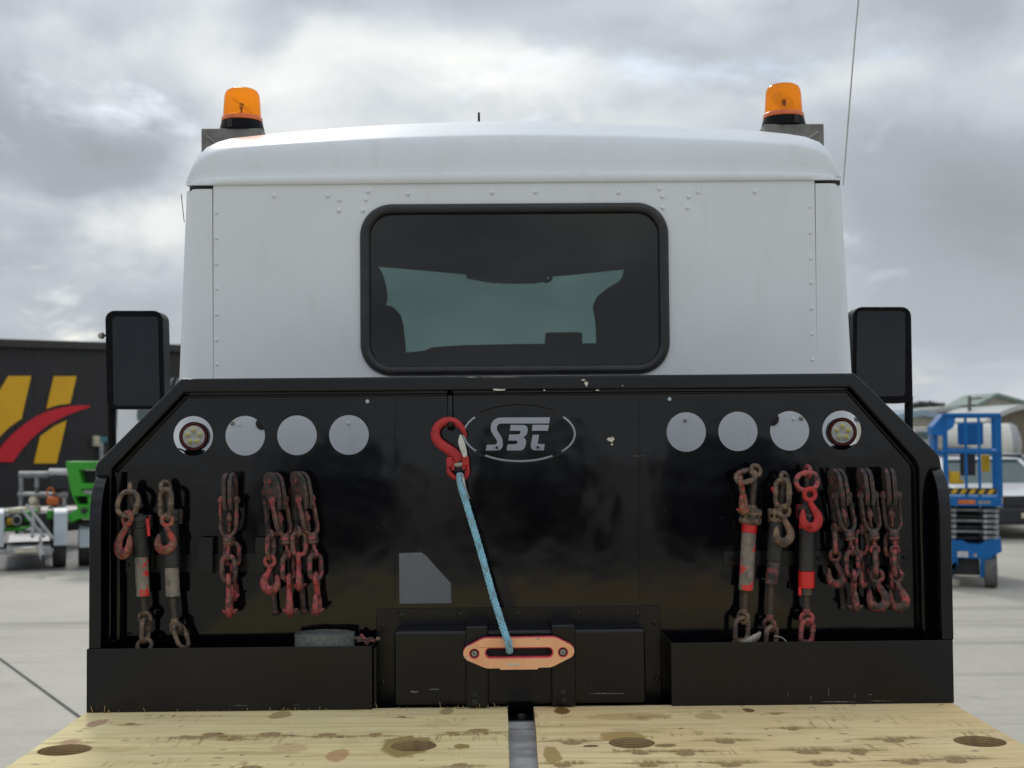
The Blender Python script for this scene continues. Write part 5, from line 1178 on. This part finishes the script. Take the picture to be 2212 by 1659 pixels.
mb = MB(); mb.tube([U(47, 1180, YT-.6), U(46, 1222, YT-.8)], .035, 10); jk = obj('jockey_stand', mb, 'alu', tr); wheel_at(U(43, 1215, YT-.8)+Vector((0, 0, -.0)), .09, .06, tr, rim='darkgrey', name='jockey_wheel')
mb = MB(); mb.tube([U(68, 1160, YT-.3), U(68, 1218, YT-.4)], .02, 8); obj('prop_stand', mb, 'alu', tr)
for a, b in (((60, 1100), (82, 1160)), ((84, 1100), (58, 1160)), ((70, 1090), (100, 1165))): mb = MB(); mb.tube([U(*a, YT+.2), U(*b, YT-.2)], .022, 8); obj('drawbar_brace', mb, 'alu', tr)
# loads on the trailer
ld = thing('pressure_washer', 'small yellow and dark engine unit loaded at the left of the trailer', 'machine', U(22, 1150, YT+.4))
tb('engine', 10, 36, 1114, 1142, YT+.3, .5, 'darkgrey', ld, .03); tb('fuel_tank', 12, 28, 1120, 1136, YT+.26, .1, 'liftyellow', ld, .03); tb('engine_cover', 14, 40, 1098, 1113, YT+.4, .4, 'cream', ld, .04); tb('base_frame', 8, 48, 1140, 1148, YT+.25, .6, 'green', ld, .01)
mb = MB(); mb.torus(U(36, 1124, YT+.24), (0, 1, 0), .06, .012, 18, 8); obj('pulley', mb, 'alu', ld)
ld = thing('generator', 'dark generator in a green frame loaded at the right of the trailer', 'machine', U(92, 1150, YT+.4))
tb('housing', 76, 112, 1108, 1150, YT+.5, .6, 'darkgrey', ld, .03); tb('side_panel', 44, 62, 1104, 1128, YT+.6, .4, 'green', ld, .02); tb('side_panel', 100, 113, 1102, 1122, YT+.44, .3, 'green', ld, .02); tb('lower_tray', 50, 100, 1142, 1150, YT+.35, .6, 'alu', ld, .01)
# guard-rail platform behind
pf = thing('work_platform', 'grey railed work platform with dark control box behind the trailer', 'platform', U(95, 1160, YT+3))
Yp = YT+3.2
for x in (46, 80, 138): mb = MB(); mb.tube([U(x, 852+200, Yp), U(x, 1165, Yp)], .035, 8); mb.v[0:8] = mb.v[0:8]; obj('rail_post', mb, 'alu', pf)
for x in (46, 80): mb = MB(); mb.tube([U(x, 1024, Yp), U(x, 1080, Yp)], .035, 8); obj('rail_post', mb, 'alu', pf)
for x0, x1, y in ((42, 105, 1025), (40, 145, 1069)): mb = MB(); mb.tube([U(x0, y, Yp), U(x1, y, Yp)], .05 if y < 1030 else .045, 8); obj('rail', mb, 'alu', pf)
mb = MB(); mb.tube([U(107, 1020, Yp-.05), U(148, 1020, Yp-.05)], .055, 8); obj('rail', mb, 'signwhite', pf)
tb('control_box', 105, 146, 1027, 1062, Yp-.1, .3, 'darkgrey', pf, .06)
tb('platform_floor', -20, 150, 1104, 1116, Yp, 1.2, 'alu', pf, .01); tb('toe_board', -20, 130, 1116, 1130, Yp+.1, 1.0, 'darkgrey', pf, .02)
for x in (60, 120): wheel_at(U(x, 1150, Yp+.6)*1.0+Vector((0, 0, .32-U(x, 1150, Yp+.6).z)), .32, .2, pf)
tb('tool_bag', 58, 76, 1073, 1092, Yp-.15, .25, 'cream', pf, .07); tb('battery_case', 56, 76, 1092, 1112, Yp-.2, .3, 'cream', pf, .04); tb('mast', 48, 58, 1072, 1110, Yp-.1, .12, 'darkgrey', pf, .02)
og = thing('orange_bag', 'bright orange bag hanging on the grey platform rail', 'bag', U(108, 1090, Yp-.1)); 
c = U(110, 1082, Yp-.12); tb('bag_body', 99, 122, 1073, 1093, Yp-.2, .16, 'orange', og, .04)
mb = MB(); mb.tube(smoothpath([c+Vector((-.06, -.02, .1)), c+Vector((-.03, -.02, .19)), c+Vector((.03, -.02, .19)), c+Vector((.06, -.02, .1))], 4), .012, 6); obj('strap', mb, 'orange', og)
mb = MB(); mb.tube([U(118, 1068, Yp-.12), U(120, 1106, Yp-.12)], .03, 6); obj('pull_cord', mb, 'darkgrey', og)
# green boom lift folded on a second trailer
gl_ = thing('green_boom_lift', 'bright green folded boom lift on the trailer at the left edge of the headboard', 'boom lift', U(180, 1150, 17.6))
C7 = lambda pts: [(.2*a, 940+.2*b) for a, b in pts]
def gplate(pts, Ya, dep, name, mat='green', bev=.01):
    mb = MB(); plate(mb, [xz(C7(pts), Ya)], Ya, Ya+dep); return obj(name, mb, mat, gl_, bev=bev)
gplate([(705, 285), (1150, 285), (1200, 320), (1200, 372), (850, 375), (885, 520), (1200, 520), (1200, 575), (880, 585), (870, 600), (1180, 610), (1180, 660), (800, 660), (835, 745), (1150, 760), (1150, 905), (850, 905), (760, 950), (715, 870), (835, 790), (760, 600)], 17.4, .25, 'boom_frame')
gplate([(940, 640), (1000, 640), (1000, 770), (950, 770)], 17.42, .2, 'boom_strut'); gplate([(860, 380), (1120, 380), (1120, 515), (900, 515)], 17.6, .3, 'boom_ram', 'darkgrey'); gplate([(900, 595), (1010, 600), (1010, 640), (905, 635)], 17.38, .1, 'hose_guard', 'alu')
gplate([(820, 660), (950, 660), (950, 740), (850, 740)], 17.6, .2, 'valve_block', 'darkgrey'); gplate([(640, 880), (760, 940), (860, 910), (1000, 905), (1000, 1010), (700, 1040)], 17.6, .5, 'base_unit', 'darkgrey', .04)
mb = MB(); c = U(*C7([(910, 815)])[0], 17.39); mb.lathe([(.04, .02), (.04, -.02), (.02, -.03)], 14, c, (0, 1, 0)); obj('pivot_pin', mb, 'darkgrey', gl_)
trailer('second plant trailer carrying the green boom lift, mostly behind the headboard', 17.6, (172, 260), [(173, 200, 1135, 1182, 0), (300, 330, 1135, 1182, 0)], 1184, 0)
# white van beyond the left mirror
def van(label, Y, x0, x1, ytop, win_, col='carwhite'):
    a, b = U(x0, ytop, Y), U(x1, ytop, Y); t = thing('parked_van', label, 'van', ((a.x+b.x)/2, Y, 0)); w = b.x-a.x; h = a.z
    prof = [(0, .28), (0, h*.50), (.05, h*.55), (.18, h*.96), (.35, h), (4.6, h), (4.7, h*.97), (4.75, .3)]
    mb = MB(); mb.prism([[(Y+p, z) for p, z in prof]], lambda u, v: (a.x, u, v), lambda u, v: (b.x, u, v)); bd = obj('body', mb, col, t, bev=.06, seg=4)
    wa, wb = U(win_[0], win_[1], Y), U(win_[2], win_[3], Y); mb = MB(); mb.prism([rrect(wa.x, wb.x, wb.z, wa.z, .05, 4)], lambda u, v: (u, Y+.05+(v-h*.55)/(h*.41)*.13-.012, v), lambda u, v: (u, Y+.09+(v-h*.55)/(h*.41)*.13, v)); obj('rear_window', mb, 'carglass', t, smooth=False)
    mb = MB(); mb.box(a.x+.03, b.x-.03, Y-.10, Y+.1, .3, .52); obj('bumper', mb, 'darkgrey', t, bev=.04)
    for x in (a.x+.14, b.x-.14):
        for yw in (.8, 3.9): wheel_at(Vector((x, Y+yw, .33)), .33, .2, t)
        mb = MB(); mb.box(x-.07, x+.07, Y-.03, Y+.05, .75, 1.15); obj('tail_light', mb, 'signred', t, bev=.02)
    return t
van('white van parked behind the left mirror with a dark rear window', 21.0, 245, 480, 852, (291, 872, 440, 908))

# ------------------------------------------------------------------ yard behind, right: blue lifts, car, tank, sheds
YS = 14.3
lf = thing('scissor_lift', 'blue scissor lift with hazard stripes standing right of the headboard', 'scissor lift', (UX(2098, YS), YS, 0))
C8 = lambda pts: [(1924.4+.28*a, 829.5+.28*b) for a, b in pts]
def l_(x, y, dy=0): return U(1924.4+.28*x, 829.5+.28*y, YS)+Vector((0, dy, 0))
def lbox(x0, x1, y0, y1, d0, d1, name, mat, par=lf, bev=.006):
    a, b = l_(x0, y0, d0), l_(x1, y1, d0); mb = MB(); mb.box(a.x, b.x, YS+d0, YS+d1, b.z, a.z); return obj(name, mb, mat, par, bev=bev)
XA, XB = 330, 835                             # crop units: left and right of the machine
# wheels and forks
r_ = .19
for x in (XA+70, XB-70):
    for d in (.12, 1.25):
        c = l_(x, 1480, d); c.z = r_; wheel_at(c, r_, .13, lf, 'greytyre', rim='darkgrey')
for x0, x1 in ((XA+95, XA+195), (XB-150, XB-60)):
    mb = MB(); plate(mb, [[(p.x, p.z) for p in (l_(x0, 1340, -.02), l_(x1, 1340, -.02), l_(x1, 1400, -.02), l_(x0+(30 if x0 < 600 else 45), 1490, -.02), l_(x0+(0 if x0 > 600 else 55), 1490, -.02), l_(x0, 1400, -.02))]], YS-.02, YS+.10); obj('wheel_fork', mb, 'blue', lf, bev=.01)
lbox(XA+130, XB-150, 1340, 1480, .08, 1.3, 'drive_unit', 'darkgrey')
mb = MB(); plate(mb, [[(p.x, p.z) for p in (l_(XA-5, 1215), l_(XA+90, 1205), l_(560, 1210), l_(600, 1235), l_(690, 1235), l_(725, 1205), l_(XB, 1185), l_(XB+8, 1285), l_(XB-20, 1300), l_(XB-80, 1345), l_(XA+90, 1345), l_(XA, 1290))]], YS-.03, YS+1.4); obj('chassis', mb, 'blue', lf, bev=.012)
lbox(520, 600, 1292, 1336, -.036, -.03, 'label_plate', 'signwhite', bev=.001); lbox(635, 665, 1305, 1330, -.034, -.03, 'tow_eye', 'alu', bev=.002)
# folded scissor pack
for i in range(6):
    y0 = 962+i*42
    for x0, x1 in ((XA+70, XA+185), (XB-130, XB-12)):
        lbox(x0, x1, y0, y0+26, .03+.02*(i % 2), 1.3, 'scissor_arm', 'liftgrey')
    lbox(XA+165, XB-110, y0+6+(i % 2)*8, y0+24+(i % 2)*8, .12, .18, 'cross_tube', 'liftgrey' if i % 2 == 0 else 'darkgrey')
    for x in (XA+100, XA+165, XB-110, XB-35):
        mb = MB(); mb.lathe([(.022, 0), (.022, -.03), (.01, -.035)], 10, l_(x, y0+14, .03), (0, 1, 0)); obj('pivot_pin', mb, 'alu', lf)
lbox(XA+110, XA+150, 960, 1200, .06, .12, 'hose_chain', 'darkgrey'); lbox(XA+190, XB-140, 960, 1205, .3, 1.2, 'lift_ram', 'darkgrey')
# platform and rails
pfm = lbox(XA+55, XB+5, 870, 935, -.06, 1.5, 'platform_base', 'blue')
lbox(525, 650, 893, 925, -.066, -.06, 'maker_plate', 'orange', pfm, .001); lbox(670, 760, 897, 922, -.066, -.06, 'maker_plate', 'liftgrey', pfm, .001)
tk = lbox(XA+110, XB-30, 803, 848, -.05, -.03, 'hazard_board', 'darkgrey')
for i in range(5):
    x = 470+i*66; mb = MB(); mb.prism([[(0, 0), (1, 0), (1, 1), (0, 1)]], lambda u, v: l_(x+u*34-(1-v)*0+v*22, 846-v*36, -.054), lambda u, v: l_(x+u*34+v*22, 846-v*36, -.049)); obj('hazard_stripe', mb, 'liftyellow', tk, smooth=False)
for x in (425, 815):
    for d in (-.03, 1.45): 
        a, b = l_(x, 235, d), l_(x, 870, d); mb = MB(); mb.box(a.x-.028, a.x+.028, YS+d, YS+d+.05, b.z, a.z); obj('rail_post', mb, 'blue', lf, bev=.006)
for x in (575, 672):
    a, b = l_(x, 240, -.03), l_(x+12, 870, -.03); mb = MB(); mb.bar(a, b, .03, .03, (0, 1, 0)); obj('gate_post', mb, 'blue', lf, bev=.004)
for y in (240, 525):
    for d in (-.03, 1.45): a, b = l_(415, y, d), l_(825, y, d); mb = MB(); mb.tube([a, b], .022, 8); obj('rail', mb, 'blue', lf)
    for x in (425, 815): mb = MB(); a = l_(x, y, 0); mb.tube([(a.x, YS, a.z), (a.x, YS+1.45, a.z)], .022, 8); obj('rail', mb, 'blue', lf)
lbox(420, 850, 930, 938, -.07, 1.5, 'base_lip', 'blue', pfm, .003)
lbox(520, 712, 300, 470, .1, .22, 'document_box', 'blue', lf, .02)
lbox(455, 540, 678, 772, .0, .06, 'warning_board', 'liftyellow'); lbox(540, 565, 740, 772, .0, .06, 'warning_board', 'liftyellow')
lbox(698, 762, 550, 682, .3, .36, 'inner_board', 'liftyellow'); lbox(543, 665, 545, 725, .8, .9, 'control_panel', 'darkgrey')
lf.rotation_euler.z = -.33
# blue boom lift behind it, at the left
bl = thing('blue_boom_lift', 'pale blue boom lift arm showing behind the scissor lift platform', 'boom lift', (UX(2015, 24), 24, 0))
def bpl(pts, Ya, dep, name, mat='blue'):
    mb = MB(); plate(mb, [xz(C8(pts), Ya)], Ya, Ya+dep); return obj(name, mb, mat, bl, bev=.02)
bpl([(320, 330), (400, 235), (500, 235), (500, 290), (440, 360), (400, 400), (320, 400)], 24, .3, 'boom_head'); bpl([(415, 235), (500, 225), (490, 330), (440, 365)], 23.9, .3, 'boom_knuckle'); bpl([(335, 400), (365, 400), (370, 900), (345, 900)], 24.1, .3, 'boom_riser'); bpl([(320, 500), (430, 520), (430, 555), (330, 545)], 24.0, .3, 'lower_link')
bpl([(350, 880), (450, 880), (460, 960), (340, 960)], 24.1, 1.4, 'turntable')
for x in (360, 470): 
    c = U(*C8([(x, 1000)])[0], 24.3); c.z = .4; wheel_at(c, .4, .25, bl)
# car facing us at the right edge
YCr = 20.5
def carpt(x, y, Y): return U(1924.4+.28*x, 829.5+.28*y, Y)
def car(label, Y, xc, hw, col, kind='ute', dark=True, zs=1):
    t = thing('parked_car', label, 'car', (xc, Y, 0)); t.scale.z = zs; t['group'] = 'cars parked in the yard'; xl_, xr_ = xc-hw, xc+hw
    # body loft: stations along depth, each a list of (half-width, z)
    st_ = [(0, [(.70, .35), (.86, .40), (.90, .60), (.88, .78), (.72, .92)]), (.25, [(.80, .28), (.95, .36), (.98, .62), (.95, .86), (.78, .99)]), (1.15, [(.82, .28), (.97, .36), (1.0, .66), (.96, .95), (.80, 1.08)]),
           (1.35, [(.82, .28), (.97, .36), (1.0, .68), (.95, 1.0), (.78, 1.12)]), (4.4, [(.82, .28), (.97, .36), (1.0, .68), (.95, 1.02), (.80, 1.12)]), (4.7, [(.74, .4), (.92, .45), (.95, .68), (.90, .98), (.74, 1.05)])]
    mb = MB(); rows = []
    for dy, pr in st_:
        ring = [(xc-hw*w, Y+dy, z) for w, z in pr]+[(xc+hw*w, Y+dy, z) for w, z in pr[::-1]]; rows.append(ring)
    n = len(rows[0]); mb.add([v for r in rows for v in r], [(i*n+j, i*n+(j+1) % n, (i+1)*n+(j+1) % n, (i+1)*n+j) for i in range(len(rows)-1) for j in range(n)]+[tuple(range(n)), tuple(range((len(rows)-1)*n, len(rows)*n))])
    bd = obj('body', mb, col, t, bev=.03, seg=3)
    mb = MB(); H = 1.62 if kind == 'ute' else 1.55
    cab_ = [(1.25, .86, 1.05), (2.05, .70, H), (3.1, .70, H), (3.7, .84, 1.05)]
    vs_ = [];
    for dy, w, z in cab_: vs_ += [(xc-hw*w, Y+dy, z), (xc+hw*w, Y+dy, z)]
    vs_ += [(xc-hw*.84, Y+2.05, 1.05), (xc+hw*.84, Y+2.05, 1.05), (xc-hw*.84, Y+3.1, 1.05), (xc+hw*.84, Y+3.1, 1.05)]
    mb.add(vs_, [(0, 1, 3, 2), (2, 3, 5, 4), (4, 5, 7, 6), (0, 2, 8), (2, 4, 10, 8), (4, 6, 10), (1, 3, 9), (3, 5, 11, 9), (5, 7, 11)]); obj('cabin_glass', mb, 'carglass', t, smooth=False)
    mb = MB(); 
    mb.box(xc-hw*.70, xc+hw*.70, Y+2.0, Y+3.15, H-.005, H+.05); obj('roof', mb, col, t, bev=.03, seg=3)
    for sg in (-1, 1):
        mb = MB(); mb.bar((xc+sg*hw*.865, Y+1.22, 1.04), (xc+sg*hw*.71, Y+2.04, H), .07, .06); obj('windscreen_pillar', mb, col, t, bev=.01)
        for yw in (.75, 3.6): wheel_at(Vector((xc+sg*hw*.88, Y+yw, .36)), .36, .22, t)
        mb = MB(); x = xc+sg*hw*.66; mb.prism([[(x-.19, .72), (x+.19, .70+.02*sg), (x+.19+.03*sg, .90), (x-.17, .93)]], lambda u, v: (u, Y-.02, v), lambda u, v: (u, Y+.2, v)); obj('headlight', mb, 'ledface', t, bev=.015)
        mb = MB(); mb.box(xc+sg*hw*1.12-.1, xc+sg*hw*1.12+.1, Y+1.45, Y+1.55, 1.05, 1.2); obj('wing_mirror', mb, 'darkgrey', t, bev=.03)
    if dark:
        mb = MB(); mb.box(xc-hw*.98, xc+hw*.98, Y-.16, Y+.1, .34, .68); obj('bumper', mb, 'darkgrey', t, bev=.05, seg=3)
        mb = MB(); mb.box(xc-hw*.42, xc+hw*.42, Y-.06, Y+.1, .68, .92); obj('grille', mb, 'darkgrey', t, bev=.02)
        mb = MB(); mb.box(xc-.18, xc+.18, Y-.185, Y-.16, .46, .57); obj('number_plate', mb, 'cream', t, bev=.004)
    return t
xcar = carpt(1000, 900, YCr).x+.12
car('white utility car with black bumper parked facing us at the right edge', YCr, xcar, .95, 'carwhite', zs=.74)
car('silver car parked behind the white utility car at the right edge', YCr+5.5, carpt(1080, 800, YCr+5.5).x, .92, 'carsilver', zs=.72)
# another pale vehicle behind the lift
car('white car seen through the rails of the scissor lift', 27, carpt(430, 800, 27).x, .95, 'carwhite', zs=.70)
# tank
YK = 44
tk = thing('white_tank', 'long white cylindrical tank lying behind the parked cars', 'tank', (carpt(700, 470, YK).x, YK, 0))
a, b = carpt(380, 330, YK), carpt(960, 600, YK); zc = (a.z+b.z)/2; rr_ = (a.z-b.z)/2+.1
mb = MB(); x0_, x1_ = a.x, b.x; mb.lathe([(.01, -.3), (rr_*.5, -.24), (rr_*.85, -.1), (rr_, .05), (rr_, x1_-x0_-.05)], 40, (x0_, YK+rr_, zc), (1, -.12, 0)); obj('shell', mb, 'tank', tk)
mb = MB(); ex = Vector((x1_, YK+rr_-.12*(x1_-x0_), zc)); mb.lathe([(rr_*1.01, -.1), (rr_*1.01, .02), (rr_*.9, .16), (rr_*.5, .28), (.01, .32)], 40, ex, (1, -.12, 0)); obj('end_cap', mb, 'tankend', tk)
for x in (x0_+1.2, x1_-1.4): 
    mb = MB(); mb.box(x-.15, x+.15, YK+.1, YK+2*rr_-.5, 0, zc-rr_*.6); obj('cradle', mb, 'darkgrey', tk, bev=.02)
mb = MB(); c = carpt(483, 505, YK-.3); mb.box(c.x-.5, c.x+.5, YK-.5, YK-.1, c.z-.5, c.z+.1); obj('valve_cabinet', mb, 'shedbrown', tk, bev=.03)
# far sheds
def shed_(label, Y, x0, x1, yeave, apex, yap, wall, roof_, dep=20, arch=False):
    a, b, c = carpt(x0, yeave, Y), carpt(x1, yeave, Y), carpt(apex, yap, Y); t = thing('far_shed', label, 'shed', ((a.x+b.x)/2, Y, 0), 'sheds across the yard')
    loop = [(a.x, 0), (b.x, 0), (b.x, b.z), (c.x, c.z), (a.x, a.z)]
    if arch: loop = [(a.x, 0), (b.x, 0)]+[(b.x+(a.x-b.x)*i/10, a.z+(c.z-a.z)*math.sin(math.pi*i/10)) for i in range(11)]
    mb = MB(); plate(mb, [loop], Y, Y+dep); obj('wall', mb, wall, t, smooth=False)
    top = loop[2:]
    mb = MB(); vs_ = []
    for x, z in top:
        for yy in (Y-.5, Y+dep+.5): vs_ += [(x, yy, z+.02), (x, yy, z+.28)]
    mb.add(vs_, [q for i in range(len(top)-1) for q in ((4*i+1, 4*i+5, 4*i+7, 4*i+3), (4*i, 4*i+4, 4*i+5, 4*i+1), (4*i, 4*i+2, 4*i+6, 4*i+4), (4*i+2, 4*i+6, 4*i+7, 4*i+3))]); obj('roof', mb, roof_, t, smooth=False)
    return t
shed_('cream gabled shed with green roof beyond the tank', 95, 640, 1130, 190, 805, 100, 'shedcream', 'roofgreen', 6)
shed_('low brown shed under a pale curved roof behind the tank', 70, 690, 1420, 330, 1050, 195, 'shedbrown', 'roofpale', 8, True)
s3 = shed_('long cream shed with blue grey roof behind the blue lifts', 60, 0, 430, 290, 215, 248, 'shedcream', 'roofblue', 6)
s4 = shed_('flat pale roofed shed stretching behind the scissor lift', 80, 230, 720, 232, 480, 205, 'shedcream', 'roofpale', 6)
for i in range(3):
    a, b = carpt(190+i*60, 330, 59.9), carpt(225+i*60, 380, 59.9); mb = MB(); mb.box(a.x, b.x, 59.88, 59.98, b.z, a.z); obj('window', mb, 'carglass', s3, smooth=False)
t2 = thing('parked_truck', 'grey cabbed truck parked before the long cream shed', 'truck', (carpt(240, 470, 40).x, 40, 0))
def qb(name, x0, x1, y0, y1, Y, dep, mat, par, bev=.05):
    a, b = carpt(x0, y0, Y), carpt(x1, y1, Y); mb = MB(); mb.box(a.x, b.x, Y, Y+dep, b.z, a.z); return obj(name, mb, mat, par, bev=bev)
qb('cab', 190, 300, 355, 500, 40, 2, 'carsilver', t2); qb('windscreen', 200, 290, 370, 425, 39.95, .1, 'carglass', t2, .01); qb('chassis', 190, 300, 500, 560, 40, 4, 'darkgrey', t2)
qb('cargo_body', 300, 420, 330, 500, 41, 3, 'shedcream', t2)
for x in (205, 285): c = carpt(x, 600, 40.4); c.z = .48; wheel_at(c, .48, .28, t2)
pole = thing('street_pole', 'thin grey pole rising above the sheds on the right', 'pole', (carpt(606, 200, 75).x, 75, 0))
a = carpt(606, 92, 75); mb = MB(); mb.tube([(a.x, 75, 0), (a.x, 75, a.z)], [.16, .10], 8); obj('shaft', mb, 'pole', pole)
mb = MB(); mb.tube([(a.x-.05, 75, a.z-.2), (a.x+.9, 75, a.z-.1)], .06, 6); obj('lamp_arm', mb, 'pole', pole); mb = MB(); mb.box(a.x+.7, a.x+1.2, 74.9, 75.1, a.z-.16, a.z-.06); obj('lamp_head', mb, 'lamp', pole, bev=.02)
def tree(label, x, Y, h, w):
    c = carpt(x, 250, Y); t = thing('far_tree', label, 'tree', (c.x, Y, 0), 'trees beyond the sheds'); rnd = random.Random(int(x))
    mb = MB(); mb.tube([(c.x, Y, 0), (c.x+.1, Y, h*.5), (c.x, Y, h*.8)], [.28, .2, .1], 8)
    for k in range(5): a_ = rnd.uniform(0, 6.28); mb.tube([(c.x, Y, h*.55), (c.x+w*.35*math.cos(a_), Y+w*.3*math.sin(a_), h*rnd.uniform(.75, .95))], [.1, .03], 6)
    obj('trunk', mb, 'bark', t)
    mb = MB()
    for k in range(420):
        a_, b_ = rnd.uniform(0, 6.28), rnd.uniform(-1, 1); rr2 = w/2*rnd.uniform(.3, 1)**.6
        p = Vector((c.x+rr2*math.cos(a_)*math.sqrt(1-b_*b_), Y+rr2*math.sin(a_)*math.sqrt(1-b_*b_), h*.82+h*.2*b_*rnd.uniform(.5, 1.1)))
        u = Vector((rnd.uniform(-1, 1), rnd.uniform(-1, 1), rnd.uniform(-1, 1))).normalized(); v = u.orthogonal().normalized(); s = rnd.uniform(.15, .4)
        mb.add([p-u*s-v*s*.5, p+u*s-v*s*.4, p+u*s*.8+v*s*.6, p-u*s*.6+v*s*.5], [(0, 1, 2, 3)])
    obj('crown', mb, 'leaf', t, smooth=False, fix=False)
for x, lb, h_, w_ in ((232, 'round dark tree at the left of the far row', 6.6, 2.2), (262, 'second dark tree of the far row, slightly wider', 6.7, 2.6), (290, 'flat topped dark tree in the middle of the far row', 6.6, 2.4), (350, 'small separate dark tree right of the far row', 6.8, 2.4)):
    tree(lb, x, 118, carpt(x, 158, 118).z*1.0, w_)

# cars parked behind the photographer, which the gloss of the headboard mirrors
for (x, y, lb, cl, dk) in ((-2.6, -15.5, 'dark blue car parked behind the tray, mirrored left in the black paint', 'carblue', 'ute'), (.55, -16.2, 'black utility car parked behind the tray, mirrored in the middle of the black paint', 'carblack', 'ute'), (3.6, -15.2, 'dark blue car behind the tray, mirrored right of the logo', 'carblue', 'sedan')):
    car(lb, y, x, 1.0, cl, dk)
